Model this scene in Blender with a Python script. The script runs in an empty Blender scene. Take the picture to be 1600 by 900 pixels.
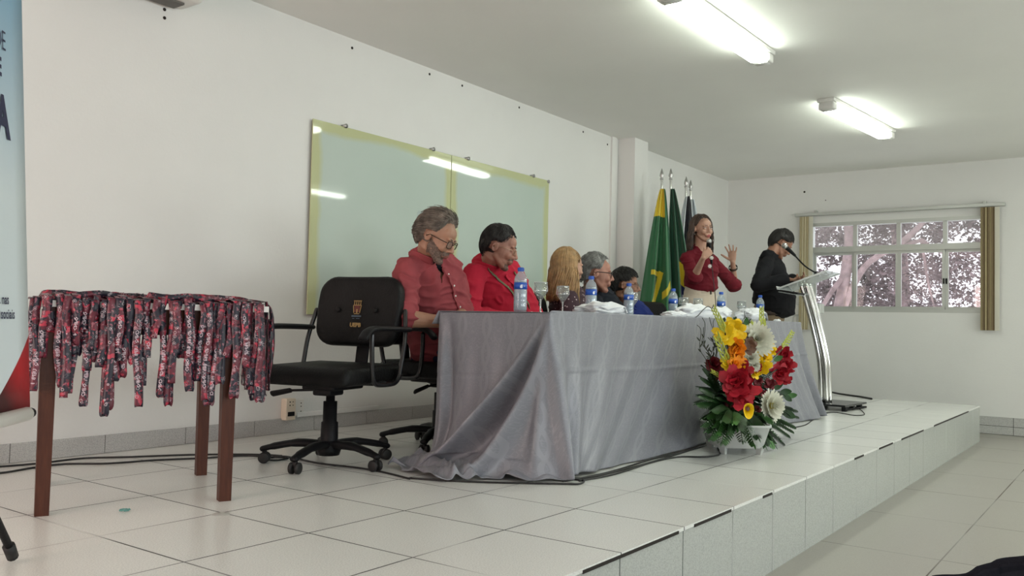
import bpy, bmesh, math, random
from mathutils import Vector, Matrix, noise, Quaternion
from mathutils.bvhtree import BVHTree
V = Vector
R = random.Random(7)
SC = bpy.context.scene
COL = SC.collection
rad = math.radians

# ------------------------------------------------------------------ camera, world, light, exposure
EYE = V((0, 0, 0.69))
FPX = 1368.37
_yaw, _pit, _rol = 0.6258, 0.0409124, 0.0227677
CF = V((math.cos(_yaw)*math.cos(_pit), math.sin(_yaw)*math.cos(_pit), math.sin(_pit)))
_r0 = V((math.sin(_yaw), -math.cos(_yaw), 0)); _u0 = _r0.cross(CF)
CR = _r0*math.cos(_rol) + _u0*math.sin(_rol)
CU = -_r0*math.sin(_rol) + _u0*math.cos(_rol)
cam = bpy.data.cameras.new('camera'); camo = bpy.data.objects.new('camera', cam); COL.objects.link(camo)
camo.matrix_world = Matrix(((CR.x, CU.x, -CF.x, EYE.x), (CR.y, CU.y, -CF.y, EYE.y), (CR.z, CU.z, -CF.z, EYE.z), (0, 0, 0, 1)))
cam.sensor_width = 36; cam.lens = 36*FPX/1600; cam.clip_start = .05; cam.clip_end = 200
SC.camera = camo
def ray(x, y): return CF + CR*((x-800)/FPX) - CU*((y-450)/FPX)
def on_y(x, y, Y): d = ray(x, y); return EYE + d*(Y/d.y)
def on_x(x, y, X): d = ray(x, y); return EYE + d*(X/d.x)
def on_z(x, y, z): d = ray(x, y); return EYE + d*((z-EYE.z)/d.z)
def on_plane(x, y, p0, n): d = ray(x, y); return EYE + d*((p0-EYE).dot(n)/d.dot(n))

world = bpy.data.worlds.new('sky'); SC.world = world; world.use_nodes = True
world.node_tree.nodes['Background'].inputs[0].default_value = (0.93, 0.95, 1.0, 1)
world.node_tree.nodes['Background'].inputs[1].default_value = 1.9
SC.view_settings.view_transform = 'Standard'; SC.view_settings.look = 'None'
SC.view_settings.gamma = 1; SC.view_settings.use_curve_mapping = False
SC.view_settings.exposure = 0.19
LAMP_STRENGTH = 20.0
LAMP_COLOR = (0.92, 1.0, 0.88)
WARM_COLOR = (1.0, 0.68, 0.60)
COOL_COLOR = (0.86, 0.95, 1.0)
GREEN_COLOR = (0.95, 1.0, 0.88)
def area(name, loc, rot, sx, sy, power, color):
    l = bpy.data.lights.new(name, 'AREA'); l.shape = 'RECTANGLE'; l.size = sx; l.size_y = sy; l.energy = power; l.color = color
    o = bpy.data.objects.new(name, l); o.location = loc; o.rotation_euler = rot; COL.objects.link(o); return o
# added fill lamps outside unseen windows and an unseen doorway, standing in for daylight
area('unseen_window_fill', (-0.6, -4.6, 1.1), (rad(132), 0, 0), 2.6, 1.3, 70, COOL_COLOR)
area('unseen_window_fill', (3.6, -4.6, 1.1), (rad(132), 0, 0), 2.6, 1.3, 70, COOL_COLOR)
area('unseen_window_fill', (7.6, -4.6, 1.1), (rad(95), 0, 0), 2.6, 1.3, 70, GREEN_COLOR)  # added to brighten the far half of the room
area('unseen_doorway_fill', (-3.3, 2.6, 0.9), (rad(95), 0, rad(-90)), 1.6, 2.0, 95, WARM_COLOR)  # warm fill added for the left wall and the cloth end

# ------------------------------------------------------------------ materials
def mat(name, color, rough=0.6, metal=0.0, spec=0.5, bump=0, bscale=50, var=0, vscale=8, emit=None, sheen=0, trans=0, coat=0):
    m = bpy.data.materials.new(name); m.use_nodes = True; nt = m.node_tree; b = nt.nodes['Principled BSDF']
    c = (*color, 1)
    b.inputs['Base Color'].default_value = c; b.inputs['Roughness'].default_value = rough; b.inputs['Metallic'].default_value = metal
    b.inputs['Specular IOR Level'].default_value = spec
    if sheen: b.inputs['Sheen Weight'].default_value = sheen
    if trans: b.inputs['Transmission Weight'].default_value = trans
    if coat: b.inputs['Coat Weight'].default_value = coat
    if emit: b.inputs['Emission Color'].default_value = (*emit[0], 1); b.inputs['Emission Strength'].default_value = emit[1]
    if bump or var:
        tc = nt.nodes.new('ShaderNodeTexCoord')
    if var:
        n = nt.nodes.new('ShaderNodeTexNoise'); n.inputs['Scale'].default_value = vscale; n.inputs['Detail'].default_value = 5
        nt.links.new(tc.outputs['Object'], n.inputs['Vector'])
        mr = nt.nodes.new('ShaderNodeMapRange'); mr.inputs[1].default_value = .3; mr.inputs[2].default_value = .7
        mr.inputs[3].default_value = 1-var; mr.inputs[4].default_value = 1+var
        nt.links.new(n.outputs['Fac'], mr.inputs[0])
        mx = nt.nodes.new('ShaderNodeVectorMath'); mx.operation = 'SCALE'; mx.inputs[0].default_value = color
        nt.links.new(mr.outputs[0], mx.inputs['Scale']); nt.links.new(mx.outputs[0], b.inputs['Base Color'])
    if bump:
        n2 = nt.nodes.new('ShaderNodeTexNoise'); n2.inputs['Scale'].default_value = bscale; n2.inputs['Detail'].default_value = 6
        nt.links.new(tc.outputs['Object'], n2.inputs['Vector'])
        bp = nt.nodes.new('ShaderNodeBump'); bp.inputs['Strength'].default_value = bump; bp.inputs['Distance'].default_value = .01
        nt.links.new(n2.outputs['Fac'], bp.inputs['Height']); nt.links.new(bp.outputs[0], b.inputs['Normal'])
    return m
class NT:
    """small helper to wire nodes"""
    def __init__(s, name, rough=.5):
        s.m = bpy.data.materials.new(name); s.m.use_nodes = True; s.t = s.m.node_tree; s.b = s.t.nodes['Principled BSDF']
        s.b.inputs['Roughness'].default_value = rough
        s.tc = s.t.nodes.new('ShaderNodeTexCoord')
    def n(s, kind, **kw):
        nd = s.t.nodes.new('ShaderNode'+kind)
        for k, v in kw.items():
            if k.startswith('i_'): nd.inputs[int(k[2:]) if k[2:].isdigit() else k[2:].replace('_', ' ')].default_value = v
            else: setattr(nd, k, v)
        return nd
    def l(s, a, b): s.t.links.new(a, b)
    def math(s, op, a, b=None, c=None):
        nd = s.t.nodes.new('ShaderNodeMath'); nd.operation = op
        for i, q in enumerate((a, b, c)):
            if q is None: continue
            if isinstance(q, (int, float)): nd.inputs[i].default_value = q
            else: s.l(q, nd.inputs[i])
        return nd.outputs[0]
    def mix(s, f, a, b):
        nd = s.t.nodes.new('ShaderNodeMix'); nd.data_type = 'RGBA'
        for i, q in ((0, f), (6, a), (7, b)):
            if isinstance(q, (int, float)): nd.inputs[i].default_value = q
            elif isinstance(q, tuple): nd.inputs[i].default_value = (*q, 1)
            else: s.l(q, nd.inputs[i])
        return nd.outputs[2]
    def noise(s, scale, detail=4, vec=None, rough=.5):
        nd = s.n('TexNoise'); nd.inputs['Scale'].default_value = scale; nd.inputs['Detail'].default_value = detail
        nd.inputs['Roughness'].default_value = rough
        s.l(vec or s.tc.outputs['Object'], nd.inputs['Vector']); return nd.outputs['Fac']
    def ramp(s, f, lo, hi):
        nd = s.n('MapRange'); nd.inputs[1].default_value = lo; nd.inputs[2].default_value = hi; s.l(f, nd.inputs[0]); return nd.outputs[0]
    def bump(s, h, strength=.3, dist=.01):
        nd = s.n('Bump'); nd.inputs['Strength'].default_value = strength; nd.inputs['Distance'].default_value = dist
        s.l(h, nd.inputs['Height']); s.l(nd.outputs[0], s.b.inputs['Normal'])
    def base(s, c): s.l(c, s.b.inputs['Base Color'])

def wall_material():
    s = NT('painted_wall', .55)
    big = s.noise(1.3, 5, rough=.6); sm = s.noise(9, 6)
    c = s.mix(s.ramp(big, .3, .75), (.70, .70, .675), (.74, .74, .715))
    spot = s.ramp(s.noise(5.0, 8, rough=.7), .68, .80)
    c = s.mix(s.math('MULTIPLY', spot, .35), c, (.52, .51, .50))
    s.base(c); s.bump(s.math('ADD', s.math('MULTIPLY', sm, .6), s.noise(60, 3)), .12, .008); return s.m
def tile_material(name, w, h, ox, oy, c1, c2, dark, axis='XY', gap=.006, rough=.22, bumpy=True):
    s = NT(name, rough)
    sep = s.n('SeparateXYZ'); s.l(s.tc.outputs['Object'], sep.inputs[0])
    a = sep.outputs['XYZ'.index(axis[0])]; b = sep.outputs['XYZ'.index(axis[1])]
    def line(co, per, off):
        f = s.math('FRACT', s.math('DIVIDE', s.math('SUBTRACT', co, off), per))
        d = s.math('MINIMUM', f, s.math('SUBTRACT', 1.0, f))
        return s.math('LESS_THAN', s.math('MULTIPLY', d, per), gap/2)
    la = line(a, w, ox); lb = line(b, h, oy)
    g = s.math('MAXIMUM', la, lb)
    cell = s.n('CombineXYZ')
    s.l(s.math('FLOOR', s.math('DIVIDE', s.math('SUBTRACT', a, ox), w)), cell.inputs[0]); s.l(s.math('FLOOR', s.math('DIVIDE', s.math('SUBTRACT', b, oy), h)), cell.inputs[1])
    wn = s.n('TexWhiteNoise'); s.l(cell.outputs[0], wn.inputs['Vector'])
    speck = s.ramp(s.noise(230, 2), .42, .62)
    c = s.mix(speck, c1, c2)
    c = s.mix(s.math('MULTIPLY', wn.outputs['Value'], .10), c, (.45, .45, .42))
    c = s.mix(s.math('MULTIPLY', s.ramp(s.noise(1.5, 4), .4, .8), .15), c, (.50, .49, .45))
    gm = s.ramp(s.noise(1.1, 2), .50, .66)
    gc = s.mix(gm, dark, tuple(.55*q+.15 for q in c1))
    s.base(s.mix(g, c, gc))
    rr = s.math('ADD', s.math('MULTIPLY', s.noise(1.5, 2), .12), rough-.04); rr = s.math('ADD', rr, s.math('MULTIPLY', g, .4)); s.l(rr, s.b.inputs['Roughness'])
    if bumpy: s.bump(s.math('SUBTRACT', 1.0, g), .3, .002)
    return s.m
M = {}
M['wall'] = wall_material()
M['ceiling'] = mat('ceiling_paint', (.82, .82, .78), .8, bump=.08, bscale=30, var=.02, vscale=1.5)
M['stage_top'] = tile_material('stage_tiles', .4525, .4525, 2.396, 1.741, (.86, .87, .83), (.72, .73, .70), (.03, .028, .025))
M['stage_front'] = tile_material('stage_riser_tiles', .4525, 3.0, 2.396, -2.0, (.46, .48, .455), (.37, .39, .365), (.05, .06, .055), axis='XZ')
M['floor'] = tile_material('floor_slabs', .93, .93, 4.45, .76, (.37, .35, .31), (.32, .30, .265), (.09, .062, .05), gap=.007, rough=.30)
M['skirt'] = tile_material('skirting_tiles', 50, 50, 20, -20, (.52, .52, .50), (.36, .36, .35), (.05, .05, .05), axis='XZ')
M['black'] = mat('black_plastic', (.007, .007, .008), .5, spec=.2, bump=.1, bscale=120)
M['leather'] = mat('black_leatherette', (.006, .006, .006), .5, spec=.18, bump=.3, bscale=90, var=.3, vscale=4)
M['rubber'] = mat('black_rubber', (.01, .01, .01), .6)
M['wood'] = None
def wood_material(name, c1, c2, rough=.45):
    s = NT(name, rough); s.b.inputs['Specular IOR Level'].default_value = .25
    mp = s.n('Mapping'); mp.inputs['Scale'].default_value = (30, 30, 3); s.l(s.tc.outputs['Object'], mp.inputs[0])
    f = s.noise(2.0, 8, vec=mp.outputs[0], rough=.65)
    s.base(s.mix(s.ramp(f, .3, .7), c1, c2)); s.bump(f, .15, .003); return s.m
M['wood'] = wood_material('varnished_red_brown_wood', (.045, .013, .007), (.085, .027, .013))
M['white_edge'] = mat('white_laminate', (.75, .72, .68), .4)
M['chrome'] = mat('chrome', (.72, .72, .70), .12, metal=1)
M['steel'] = mat('brushed_steel', (.45, .45, .44), .35, metal=1)
M['alu'] = mat('grey_aluminium', (.50, .52, .49), .4, metal=.35)
M['white_plastic'] = mat('white_plastic', (.72, .70, .66), .35)
M['cream_plastic'] = mat('cream_plastic', (.66, .58, .46), .4)
M['dark_hole'] = mat('dark_hole', (.02, .015, .012), .9)
M['white'] = mat('white_cloth', (.80, .82, .84), .75, sheen=.2, bump=.2, bscale=30)
M['cable'] = mat('black_cable', (.012, .012, .012), .5)
M['planter'] = mat('white_planter', (.50, .52, .50), .45, bump=.1, bscale=20)
M['blue'] = mat('blue_plastic', (.015, .09, .45), .4)
M['label_white'] = mat('label_white', (.75, .8, .85), .5)

# ------------------------------------------------------------------ object helpers
def tag(o, label=None, cat=None, group=None, kind=None):
    if label: o['label'] = label
    if cat: o['category'] = cat
    if group: o['group'] = group
    if kind: o['kind'] = kind
    return o
def thing(name, label, cat, loc=(0, 0, 0), rz=0, group=None):
    o = bpy.data.objects.new(name, None); o.empty_display_size = .1; COL.objects.link(o)
    o.location = loc; o.rotation_euler = (0, 0, rz); return tag(o, label, cat, group)
def link(name, me, m=None, parent=None, smooth=True, world=False):
    """world=True: the mesh was modelled in world coordinates; keep it there under its parent"""
    if m is not None and not me.materials:
        for q in (m if isinstance(m, (list, tuple)) else [m]): me.materials.append(q)
    if smooth and len(me.polygons): me.polygons.foreach_set('use_smooth', [True]*len(me.polygons))
    o = bpy.data.objects.new(name, me); COL.objects.link(o)
    if parent:
        o.parent = parent
        if world:
            mw = Matrix.Identity(4); q = parent; chain = []
            while q: chain.append(q); q = q.parent
            for q in reversed(chain): mw = mw @ q.matrix_parent_inverse @ q.matrix_basis
            o.matrix_parent_inverse = mw.inverted()
    return o
def copy_tree(o, parent=None):
    c = o.copy(); COL.objects.link(c)
    if parent: c.parent = parent
    for ch in list(o.children): copy_tree(ch, c)
    return c
class G:
    """growing geometry: closed lofts, ellipsoids, boxes"""
    def __init__(s): s.v = []; s.f = []; s.mi = []; s.cur = 0; s.sm = []
    def face(s, *idx): s.f.append(idx); s.mi.append(s.cur)
    def add(s, vs, fs):
        o = len(s.v); s.v += [V(p) for p in vs]
        for f in fs: s.face(*[o+i for i in f])
    def box(s, c, d, rot=None):
        c = V(c); h = V(d)/2; vs = []
        for x in (-1, 1):
            for y in (-1, 1):
                for z in (-1, 1):
                    p = V((x*h.x, y*h.y, z*h.z))
                    if rot: p = rot @ p
                    vs.append(c+p)
        s.add(vs, [(0, 1, 3, 2), (4, 6, 7, 5), (0, 4, 5, 1), (2, 3, 7, 6), (0, 2, 6, 4), (1, 5, 7, 3)])
    def rbox(s, c, d, r=.01, rot=None, seg=3):
        bm = bmesh.new(); bmesh.ops.create_cube(bm, size=1)
        for q in bm.verts: q.co = V((q.co.x*d[0], q.co.y*d[1], q.co.z*d[2]))
        bmesh.ops.bevel(bm, geom=bm.edges[:], offset=min(r, min(d)*.49), segments=seg, profile=.5, affect='EDGES')
        bm.verts.index_update(); rot = rot or Matrix.Identity(3)
        s.add([V(c)+rot @ q.co for q in bm.verts], [tuple(q.index for q in f.verts) for f in bm.faces]); bm.free()
    def loft(s, pts, rs, side=None, n=12, cap='round', close=False):
        pts = [V(p) for p in pts]; rs = [(r, r) if isinstance(r, (int, float)) else r for r in rs]
        if len(rs) == 1: rs = rs*len(pts)
        N = len(pts); tans = []
        for i in range(N):
            t = pts[min(i+1, N-1)]-pts[max(i-1, 0)]
            if close: t = pts[(i+1) % N]-pts[i-1]
            tans.append(t.normalized() if t.length > 1e-9 else V((0, 0, 1)))
        if side is None:
            side = tans[0].orthogonal()
        side = V(side); rings = []
        def ring(p, t, sd, a, b):
            w = t.cross(sd).normalized()
            return [p + sd*(a*math.cos(2*math.pi*k/n)) + w*(b*math.sin(2*math.pi*k/n)) for k in range(n)]
        for i in range(N):
            sd = side - tans[i]*side.dot(tans[i])
            sd = sd.normalized() if sd.length > 1e-6 else tans[i].orthogonal().normalized()
            if N > 2 or True: side = sd
            a, b = rs[i]
            if i == 0 and cap == 'round' and not close:
                m_ = min(a, b)
                for q in (1.35, .75, .3): rings.append(ring(pts[0]-tans[0]*(m_*math.sin(q)), tans[0], sd, a*math.cos(q), b*math.cos(q)))
            rings.append(ring(pts[i], tans[i], sd, a, b))
            if i == N-1 and cap == 'round' and not close:
                m_ = min(a, b)
                for q in (.3, .75, 1.35): rings.append(ring(pts[i]+tans[i]*(m_*math.sin(q)), tans[i], sd, a*math.cos(q), b*math.cos(q)))
        o = len(s.v)
        for r_ in rings: s.v += r_
        K = len(rings)
        for i in range(K if close else K-1):
            j = (i+1) % K
            for k in range(n):
                s.face(o+i*n+k, o+i*n+(k+1) % n, o+j*n+(k+1) % n, o+j*n+k)
        if not close and cap:
            s.face(*[o+k for k in reversed(range(n))]); s.face(*[o+(K-1)*n+k for k in range(n)])
    def ell(s, c, r, rot=None, nu=16, nv=10):
        c = V(c); r = (r, r, r) if isinstance(r, (int, float)) else r; vs = []; rot = rot or Matrix.Identity(3)
        vs.append(c+rot @ V((0, 0, r[2])))
        for j in range(1, nv):
            th = math.pi*j/nv
            for i in range(nu):
                ph = 2*math.pi*i/nu
                vs.append(c+rot @ V((r[0]*math.sin(th)*math.cos(ph), r[1]*math.sin(th)*math.sin(ph), r[2]*math.cos(th))))
        vs.append(c+rot @ V((0, 0, -r[2]))); fs = []
        for i in range(nu): fs.append((0, 1+i, 1+(i+1) % nu))
        for j in range(nv-2):
            a = 1+j*nu; b = a+nu
            for i in range(nu): fs.append((a+i, b+i, b+(i+1) % nu, a+(i+1) % nu))
        a = 1+(nv-2)*nu; e = len(vs)-1
        for i in range(nu): fs.append((e, a+(i+1) % nu, a+i))
        s.add(vs, fs)
    def lathe(s, prof, c=(0, 0, 0), n=24, rot=None):
        c = V(c); o = len(s.v); rot = rot or Matrix.Identity(3)
        for r, z in prof:
            for k in range(n):
                a = 2*math.pi*k/n; s.v.append(c+rot @ V((r*math.cos(a), r*math.sin(a), z)))
        for i in range(len(prof)-1):
            for k in range(n):
                s.face(o+i*n+k, o+i*n+(k+1) % n, o+(i+1)*n+(k+1) % n, o+(i+1)*n+k)
    def cyl(s, a, b, r, n=14, r2=None):
        s.loft([a, b], [r, r2 if r2 is not None else r], n=n, cap='flat')
    def grid(s, fn, nu, nv, thick=None):
        """fn(u,v)->Vector ; a sheet, optional thickness through duplicated back side"""
        o = len(s.v); P = [[V(fn(i/nu, j/nv)) for i in range(nu+1)] for j in range(nv+1)]
        for row in P: s.v += row
        W = nu+1
        for j in range(nv):
            for i in range(nu): s.face(o+j*W+i, o+j*W+i+1, o+(j+1)*W+i+1, o+(j+1)*W+i)
        if thick:
            o2 = len(s.v)
            for j in range(nv+1):
                for i in range(nu+1):
                    du = P[j][min(i+1, nu)]-P[j][max(i-1, 0)]; dv = P[min(j+1, nv)][i]-P[max(j-1, 0)][i]
                    nn = du.cross(dv); nn = nn.normalized() if nn.length > 1e-12 else V((0, 0, 1))
                    s.v.append(P[j][i]-nn*thick)
            for j in range(nv):
                for i in range(nu): s.face(o2+j*W+i, o2+(j+1)*W+i, o2+(j+1)*W+i+1, o2+j*W+i+1)
            for i in range(nu):
                s.face(o+i, o2+i, o2+i+1, o+i+1); a = nv*W; s.face(o+a+i, o+a+i+1, o2+a+i+1, o2+a+i)
            for j in range(nv):
                a = j*W; s.face(o+a, o+a+W, o2+a+W, o2+a); a += nu; s.face(o+a, o2+a, o2+a+W, o+a+W)
    def mesh(s, name='m'):
        me = bpy.data.meshes.new(name); me.from_pydata([tuple(p) for p in s.v], [], s.f)
        if any(s.mi): me.polygons.foreach_set('material_index', s.mi)
        me.update(); return me
    def xf(s, mtx, start=0):
        for i in range(start, len(s.v)): s.v[i] = mtx @ s.v[i]
def fuse(g, voxel=.005, it=4, fac=.5):
    me = g.mesh('tmp'); o = bpy.data.objects.new('tmp', me); COL.objects.link(o)
    bm = bmesh.new(); bm.from_mesh(me); bmesh.ops.recalc_face_normals(bm, faces=bm.faces); bm.to_mesh(me); bm.free()
    r = o.modifiers.new('r', 'REMESH'); r.mode = 'VOXEL'; r.voxel_size = voxel; r.adaptivity = 0
    if it:
        sm = o.modifiers.new('s', 'SMOOTH'); sm.iterations = it; sm.factor = fac
    dg = bpy.context.evaluated_depsgraph_get(); out = bpy.data.meshes.new_from_object(o.evaluated_get(dg))
    bpy.data.objects.remove(o); bpy.data.meshes.remove(me); return out
def nrm_displace(me, fn):
    ns = [v.normal.copy() for v in me.vertices]
    for v, n in zip(me.vertices, ns): v.co = v.co + n*fn(v.co, n)
    me.update()
def edge_norm(o, ang=40):
    me = o.data
    for p in me.polygons: p.use_smooth = True
    try: me.set_sharp_from_angle(angle=rad(ang))
    except Exception: pass
    return o
def text_mesh(body, size, extrude=.0008, bold=0, align='LEFT', res=3, sp=1.0):
    cu = bpy.data.curves.new('t', 'FONT'); cu.body = body; cu.size = size; cu.extrude = extrude; cu.offset = bold; cu.align_x = align; cu.resolution_u = res; cu.space_character = sp
    o = bpy.data.objects.new('t', cu); COL.objects.link(o)
    dg = bpy.context.evaluated_depsgraph_get(); me = bpy.data.meshes.new_from_object(o.evaluated_get(dg))
    bpy.data.objects.remove(o); bpy.data.curves.remove(cu); return me
def catmull(P, t):
    n = len(P)-1; x = min(max(t, 0), 1)*n; i = min(int(x), n-1); f = x-i
    p0, p1, p2, p3 = P[max(i-1, 0)], P[i], P[i+1], P[min(i+2, n)]
    return (p1*2 + (p2-p0)*f + (p0*2-p1*5+p2*4-p3)*f*f + (p1*3-p0-p2*3+p3)*f*f*f)*.5
def curve_pts(P, k=8):
    P = [V(p) for p in P]; n = (len(P)-1)*k
    return [catmull(P, i/n) for i in range(n+1)]
def fbm(p, s, o=3): return noise.fractal(V(p)*s, 1.0, 2.0, o)
# ------------------------------------------------------------------ room shell
WY, WX, ZC, ZF = 4.217, 10.41, 2.54, -.345
SX0, SX1, SY = -3.0, 9.6, 1.298
def struct(name, g, m, parent=None, smooth=False):
    me = g.mesh(name) if isinstance(g, G) else g
    o = link(name, me, m, parent, smooth)
    if not parent: o['kind'] = 'structure'
    return o
g = G(); g.box(((WX-3.5)/2, -.15, ZF-.05), (WX+3.5+.4, 9.2, .1)); struct('floor', g, M['floor'])
g = G(); g.box(((WX-3.5)/2, -.15, ZC+.05), (WX+3.5+.4, 9.2, .1)); struct('ceiling', g, M['ceiling'])
g = G(); g.box(((WX-3.5)/2, WY+.1, (ZC+ZF)/2), (WX+3.5+.4, .2, ZC-ZF)); wall_left = struct('wall_left', g, M['wall'])
# plugged screw holes and scuffs left in the plaster
for x, z in [(3.977, 2.479), (4.747, 2.495), (5.124, 2.499), (5.877, 2.493), (6.905, 2.486), (2.622, 2.318), (2.624, 2.273), (7.36, 2.45)]:
    g = G(); g.cyl((x, WY+.004, z), (x, WY-.003, z), .009, 10); link('screw_hole', g.mesh(), M['dark_hole'], wall_left)
# raised conduit strip beside the pillar
g = G(); g.box((7.47, WY-.010, ZC/2), (.085, .020, ZC)); struct('trim_1', g, M['wall'])
g = G(); g.box((7.575+.14, 4.03+.1, ZC/2), (.28, .20, ZC)); struct('wall_pillar', g, M['wall'])
# far wall with its window opening
OY0, OY1, OZ0, OZ1 = 1.27, 3.20, .915, 1.955
g = G()
def wallbox(y0, y1, z0, z1): g.box((WX+.08, (y0+y1)/2, (z0+z1)/2), (.16, y1-y0, z1-z0))
wallbox(-4.7, OY0, ZF, ZC); wallbox(OY1, WY+.2, ZF, ZC); wallbox(OY0, OY1, ZF, OZ0); wallbox(OY0, OY1, OZ1, ZC)
wf = struct('wall_far', g, M['wall'])
g = G(); g.cyl((WX+.004, 3.267, 2.335), (WX-.004, 3.267, 2.335), .012, 10); link('screw_hole', g.mesh(), M['dark_hole'], wf)
g = G(); g.cyl((WX+.004, 3.02, 2.22), (WX-.003, 3.02, 2.22), .006, 10); link('screw_hole', g.mesh(), M['dark_hole'], wf)
# unseen right wall with three openings and back wall with one, for fill lamps
def panel_wall(name, horiz, const, a0, a1, opens, th=.16):
    g = G(); xs = a0
    def bx_(p, q, z0, z1):
        if horiz: g.box(((p+q)/2, const, (z0+z1)/2), (q-p, th, z1-z0))
        else: g.box((const, (p+q)/2, (z0+z1)/2), (th, q-p, z1-z0))
    for p, q, z0, z1 in opens:
        bx_(xs, p, ZF, ZC); bx_(p, q, z1, ZC)
        if z0 > ZF+.01: bx_(p, q, ZF, z0)
        xs = q
    bx_(xs, a1, ZF, ZC); return struct(name, g, M['wall'])
panel_wall('wall_right', True, -4.4, -3.6, WX+.1, [(-1.9, .7, .45, 1.75), (2.3, 4.9, .45, 1.75), (6.3, 8.9, .45, 1.75)])
panel_wall('wall_back', False, -3.2, -4.5, WY+.1, [(1.8, 3.4, ZF, 1.9)])
# window (aluminium, four fixed lights over four sliding lights)
win = bpy.data.objects.new('window_1', None); COL.objects.link(win); win['kind'] = 'structure'; win.location = (WX+.05, (OY0+OY1)/2, OZ0)
g = G(); fx = WX+.045
_bk = [0]
def bar(y0, y1, z0, z1, d=.05, x=fx):
    _bk[0] += 1; d += .0012*(_bk[0] % 7); g.box((x, (y0+y1)/2, (z0+z1)/2), (d, y1-y0, z1-z0))
bar(OY0, OY1, OZ0, OZ0+.035, .09); bar(OY0, OY1, OZ1-.04, OZ1, .09); bar(OY0, OY0+.035, OZ0, OZ1, .09); bar(OY1-.035, OY1, OZ0, OZ1, .09)
bar(OY0, OY1, 1.605, 1.67, .08)
MU = [2.691, 2.224, 1.751]
for y in MU: bar(y-.022, y+.022, 1.67, OZ1-.04)
link('window_frame', g.mesh(), M['alu'], win, False, True)
for k, (a, b) in enumerate([(OY1-.035, 2.70), (2.70, 2.224), (2.224, 1.75), (1.75, OY0+.035)]):
    g = G(); x = fx-.012+(.024 if k in (0, 3) else 0)
    bar(a-.03, a, OZ0+.035, 1.605, .022, x); bar(b, b+.03, OZ0+.035, 1.605, .022, x)
    bar(b, a, OZ0+.035, OZ0+.065, .022, x); bar(b, a, 1.575, 1.605, .022, x)
    sash = link('sash', g.mesh(), M['alu'], win, False, True)
    if k in (2, 3):
        g = G(); g.box((x-.018, a-.012 if k == 3 else b+.012, 1.26), (.016, .014, .06)); link('latch', g.mesh(), M['black'], sash, False, True)
def thin_glass(name, tint=(1, 1, 1), gloss=.08, haze=(.8, .75, .76), hz=.0, rough=.02):
    m = bpy.data.materials.new(name); m.use_nodes = True; nt = m.node_tree; nt.nodes.clear()
    o = nt.nodes.new('ShaderNodeOutputMaterial'); t = nt.nodes.new('ShaderNodeBsdfTransparent'); t.inputs[0].default_value = (*tint, 1)
    gl = nt.nodes.new('ShaderNodeBsdfGlossy'); gl.inputs['Roughness'].default_value = rough
    fr = nt.nodes.new('ShaderNodeLayerWeight'); fr.inputs[0].default_value = .25
    ma = nt.nodes.new('ShaderNodeMath'); ma.operation = 'MULTIPLY_ADD'; ma.inputs[1].default_value = .6; ma.inputs[2].default_value = gloss
    mx = nt.nodes.new('ShaderNodeMixShader'); nt.links.new(fr.outputs['Facing'], ma.inputs[0]); nt.links.new(ma.outputs[0], mx.inputs[0])
    nt.links.new(t.outputs[0], mx.inputs[1]); nt.links.new(gl.outputs[0], mx.inputs[2]); last = mx
    if hz:
        d = nt.nodes.new('ShaderNodeBsdfDiffuse'); d.inputs[0].default_value = (*haze, 1)
        m2 = nt.nodes.new('ShaderNodeMixShader'); m2.inputs[0].default_value = hz
        nt.links.new(mx.outputs[0], m2.inputs[1]); nt.links.new(d.outputs[0], m2.inputs[2]); last = m2
    nt.links.new(last.outputs[0], o.inputs[0]); return m
M['pane'] = thin_glass('window_glass', (.97, .96, .97), .03, hz=.05)
M['pane_old'] = thin_glass('dusty_window_glass', (.95, .95, .95), .03, hz=.16)
ys = [OY1-.035, 2.691, 2.224, 1.751, OY0+.035]
for k in range(4):
    g = G(); g.box((fx, (ys[k]+ys[k+1])/2, (1.67+OZ1-.04)/2), (.005, ys[k]-ys[k+1]-.044, OZ1-.04-1.67)); link('pane', g.mesh(), M['pane_old'], win, False, True)
    g = G(); x = fx-.012+(.024 if k in (0, 3) else 0)
    g.box((x, (ys[k]+ys[k+1])/2, (1.575+OZ0+.065)/2), (.005, ys[k]-ys[k+1]-.056, 1.575-OZ0-.065)); link('pane', g.mesh(), M['pane'], win, False, True)
# vertical blinds drawn to both sides of the window
def blinds(name, label, y0, y1, z0, cols, n):
    t = thing(name, label, 'blind', (WX-.06, (y0+y1)/2, z0))
    for k in range(n):
        y = y0+(y1-y0)*(k+.5)/n; g = G(); a = rad(68 if k % 2 else 80)
        rot = Matrix.Rotation(a, 3, 'Z')
        g.rbox((WX-.055, y, (z0+2.03)/2), (.085, .0025, 2.03-z0), .001, rot=Matrix.Rotation(rad(55), 3, 'Z') if False else Matrix.Rotation(rad(14*(k % 2)), 3, 'Z'))
        link('slat', g.mesh(), cols[k % len(cols)], t, False, True)
    return t
M['slat_light'] = mat('beige_slat', (.50, .44, .29), .7, bump=.15, bscale=200)
M['slat_mid'] = mat('khaki_slat', (.34, .28, .15), .7, bump=.15, bscale=200)
M['slat_dark'] = mat('brown_slat', (.16, .115, .055), .7, bump=.15, bscale=200)
M['slat_pale'] = mat('cream_slat', (.62, .60, .50), .7)
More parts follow.
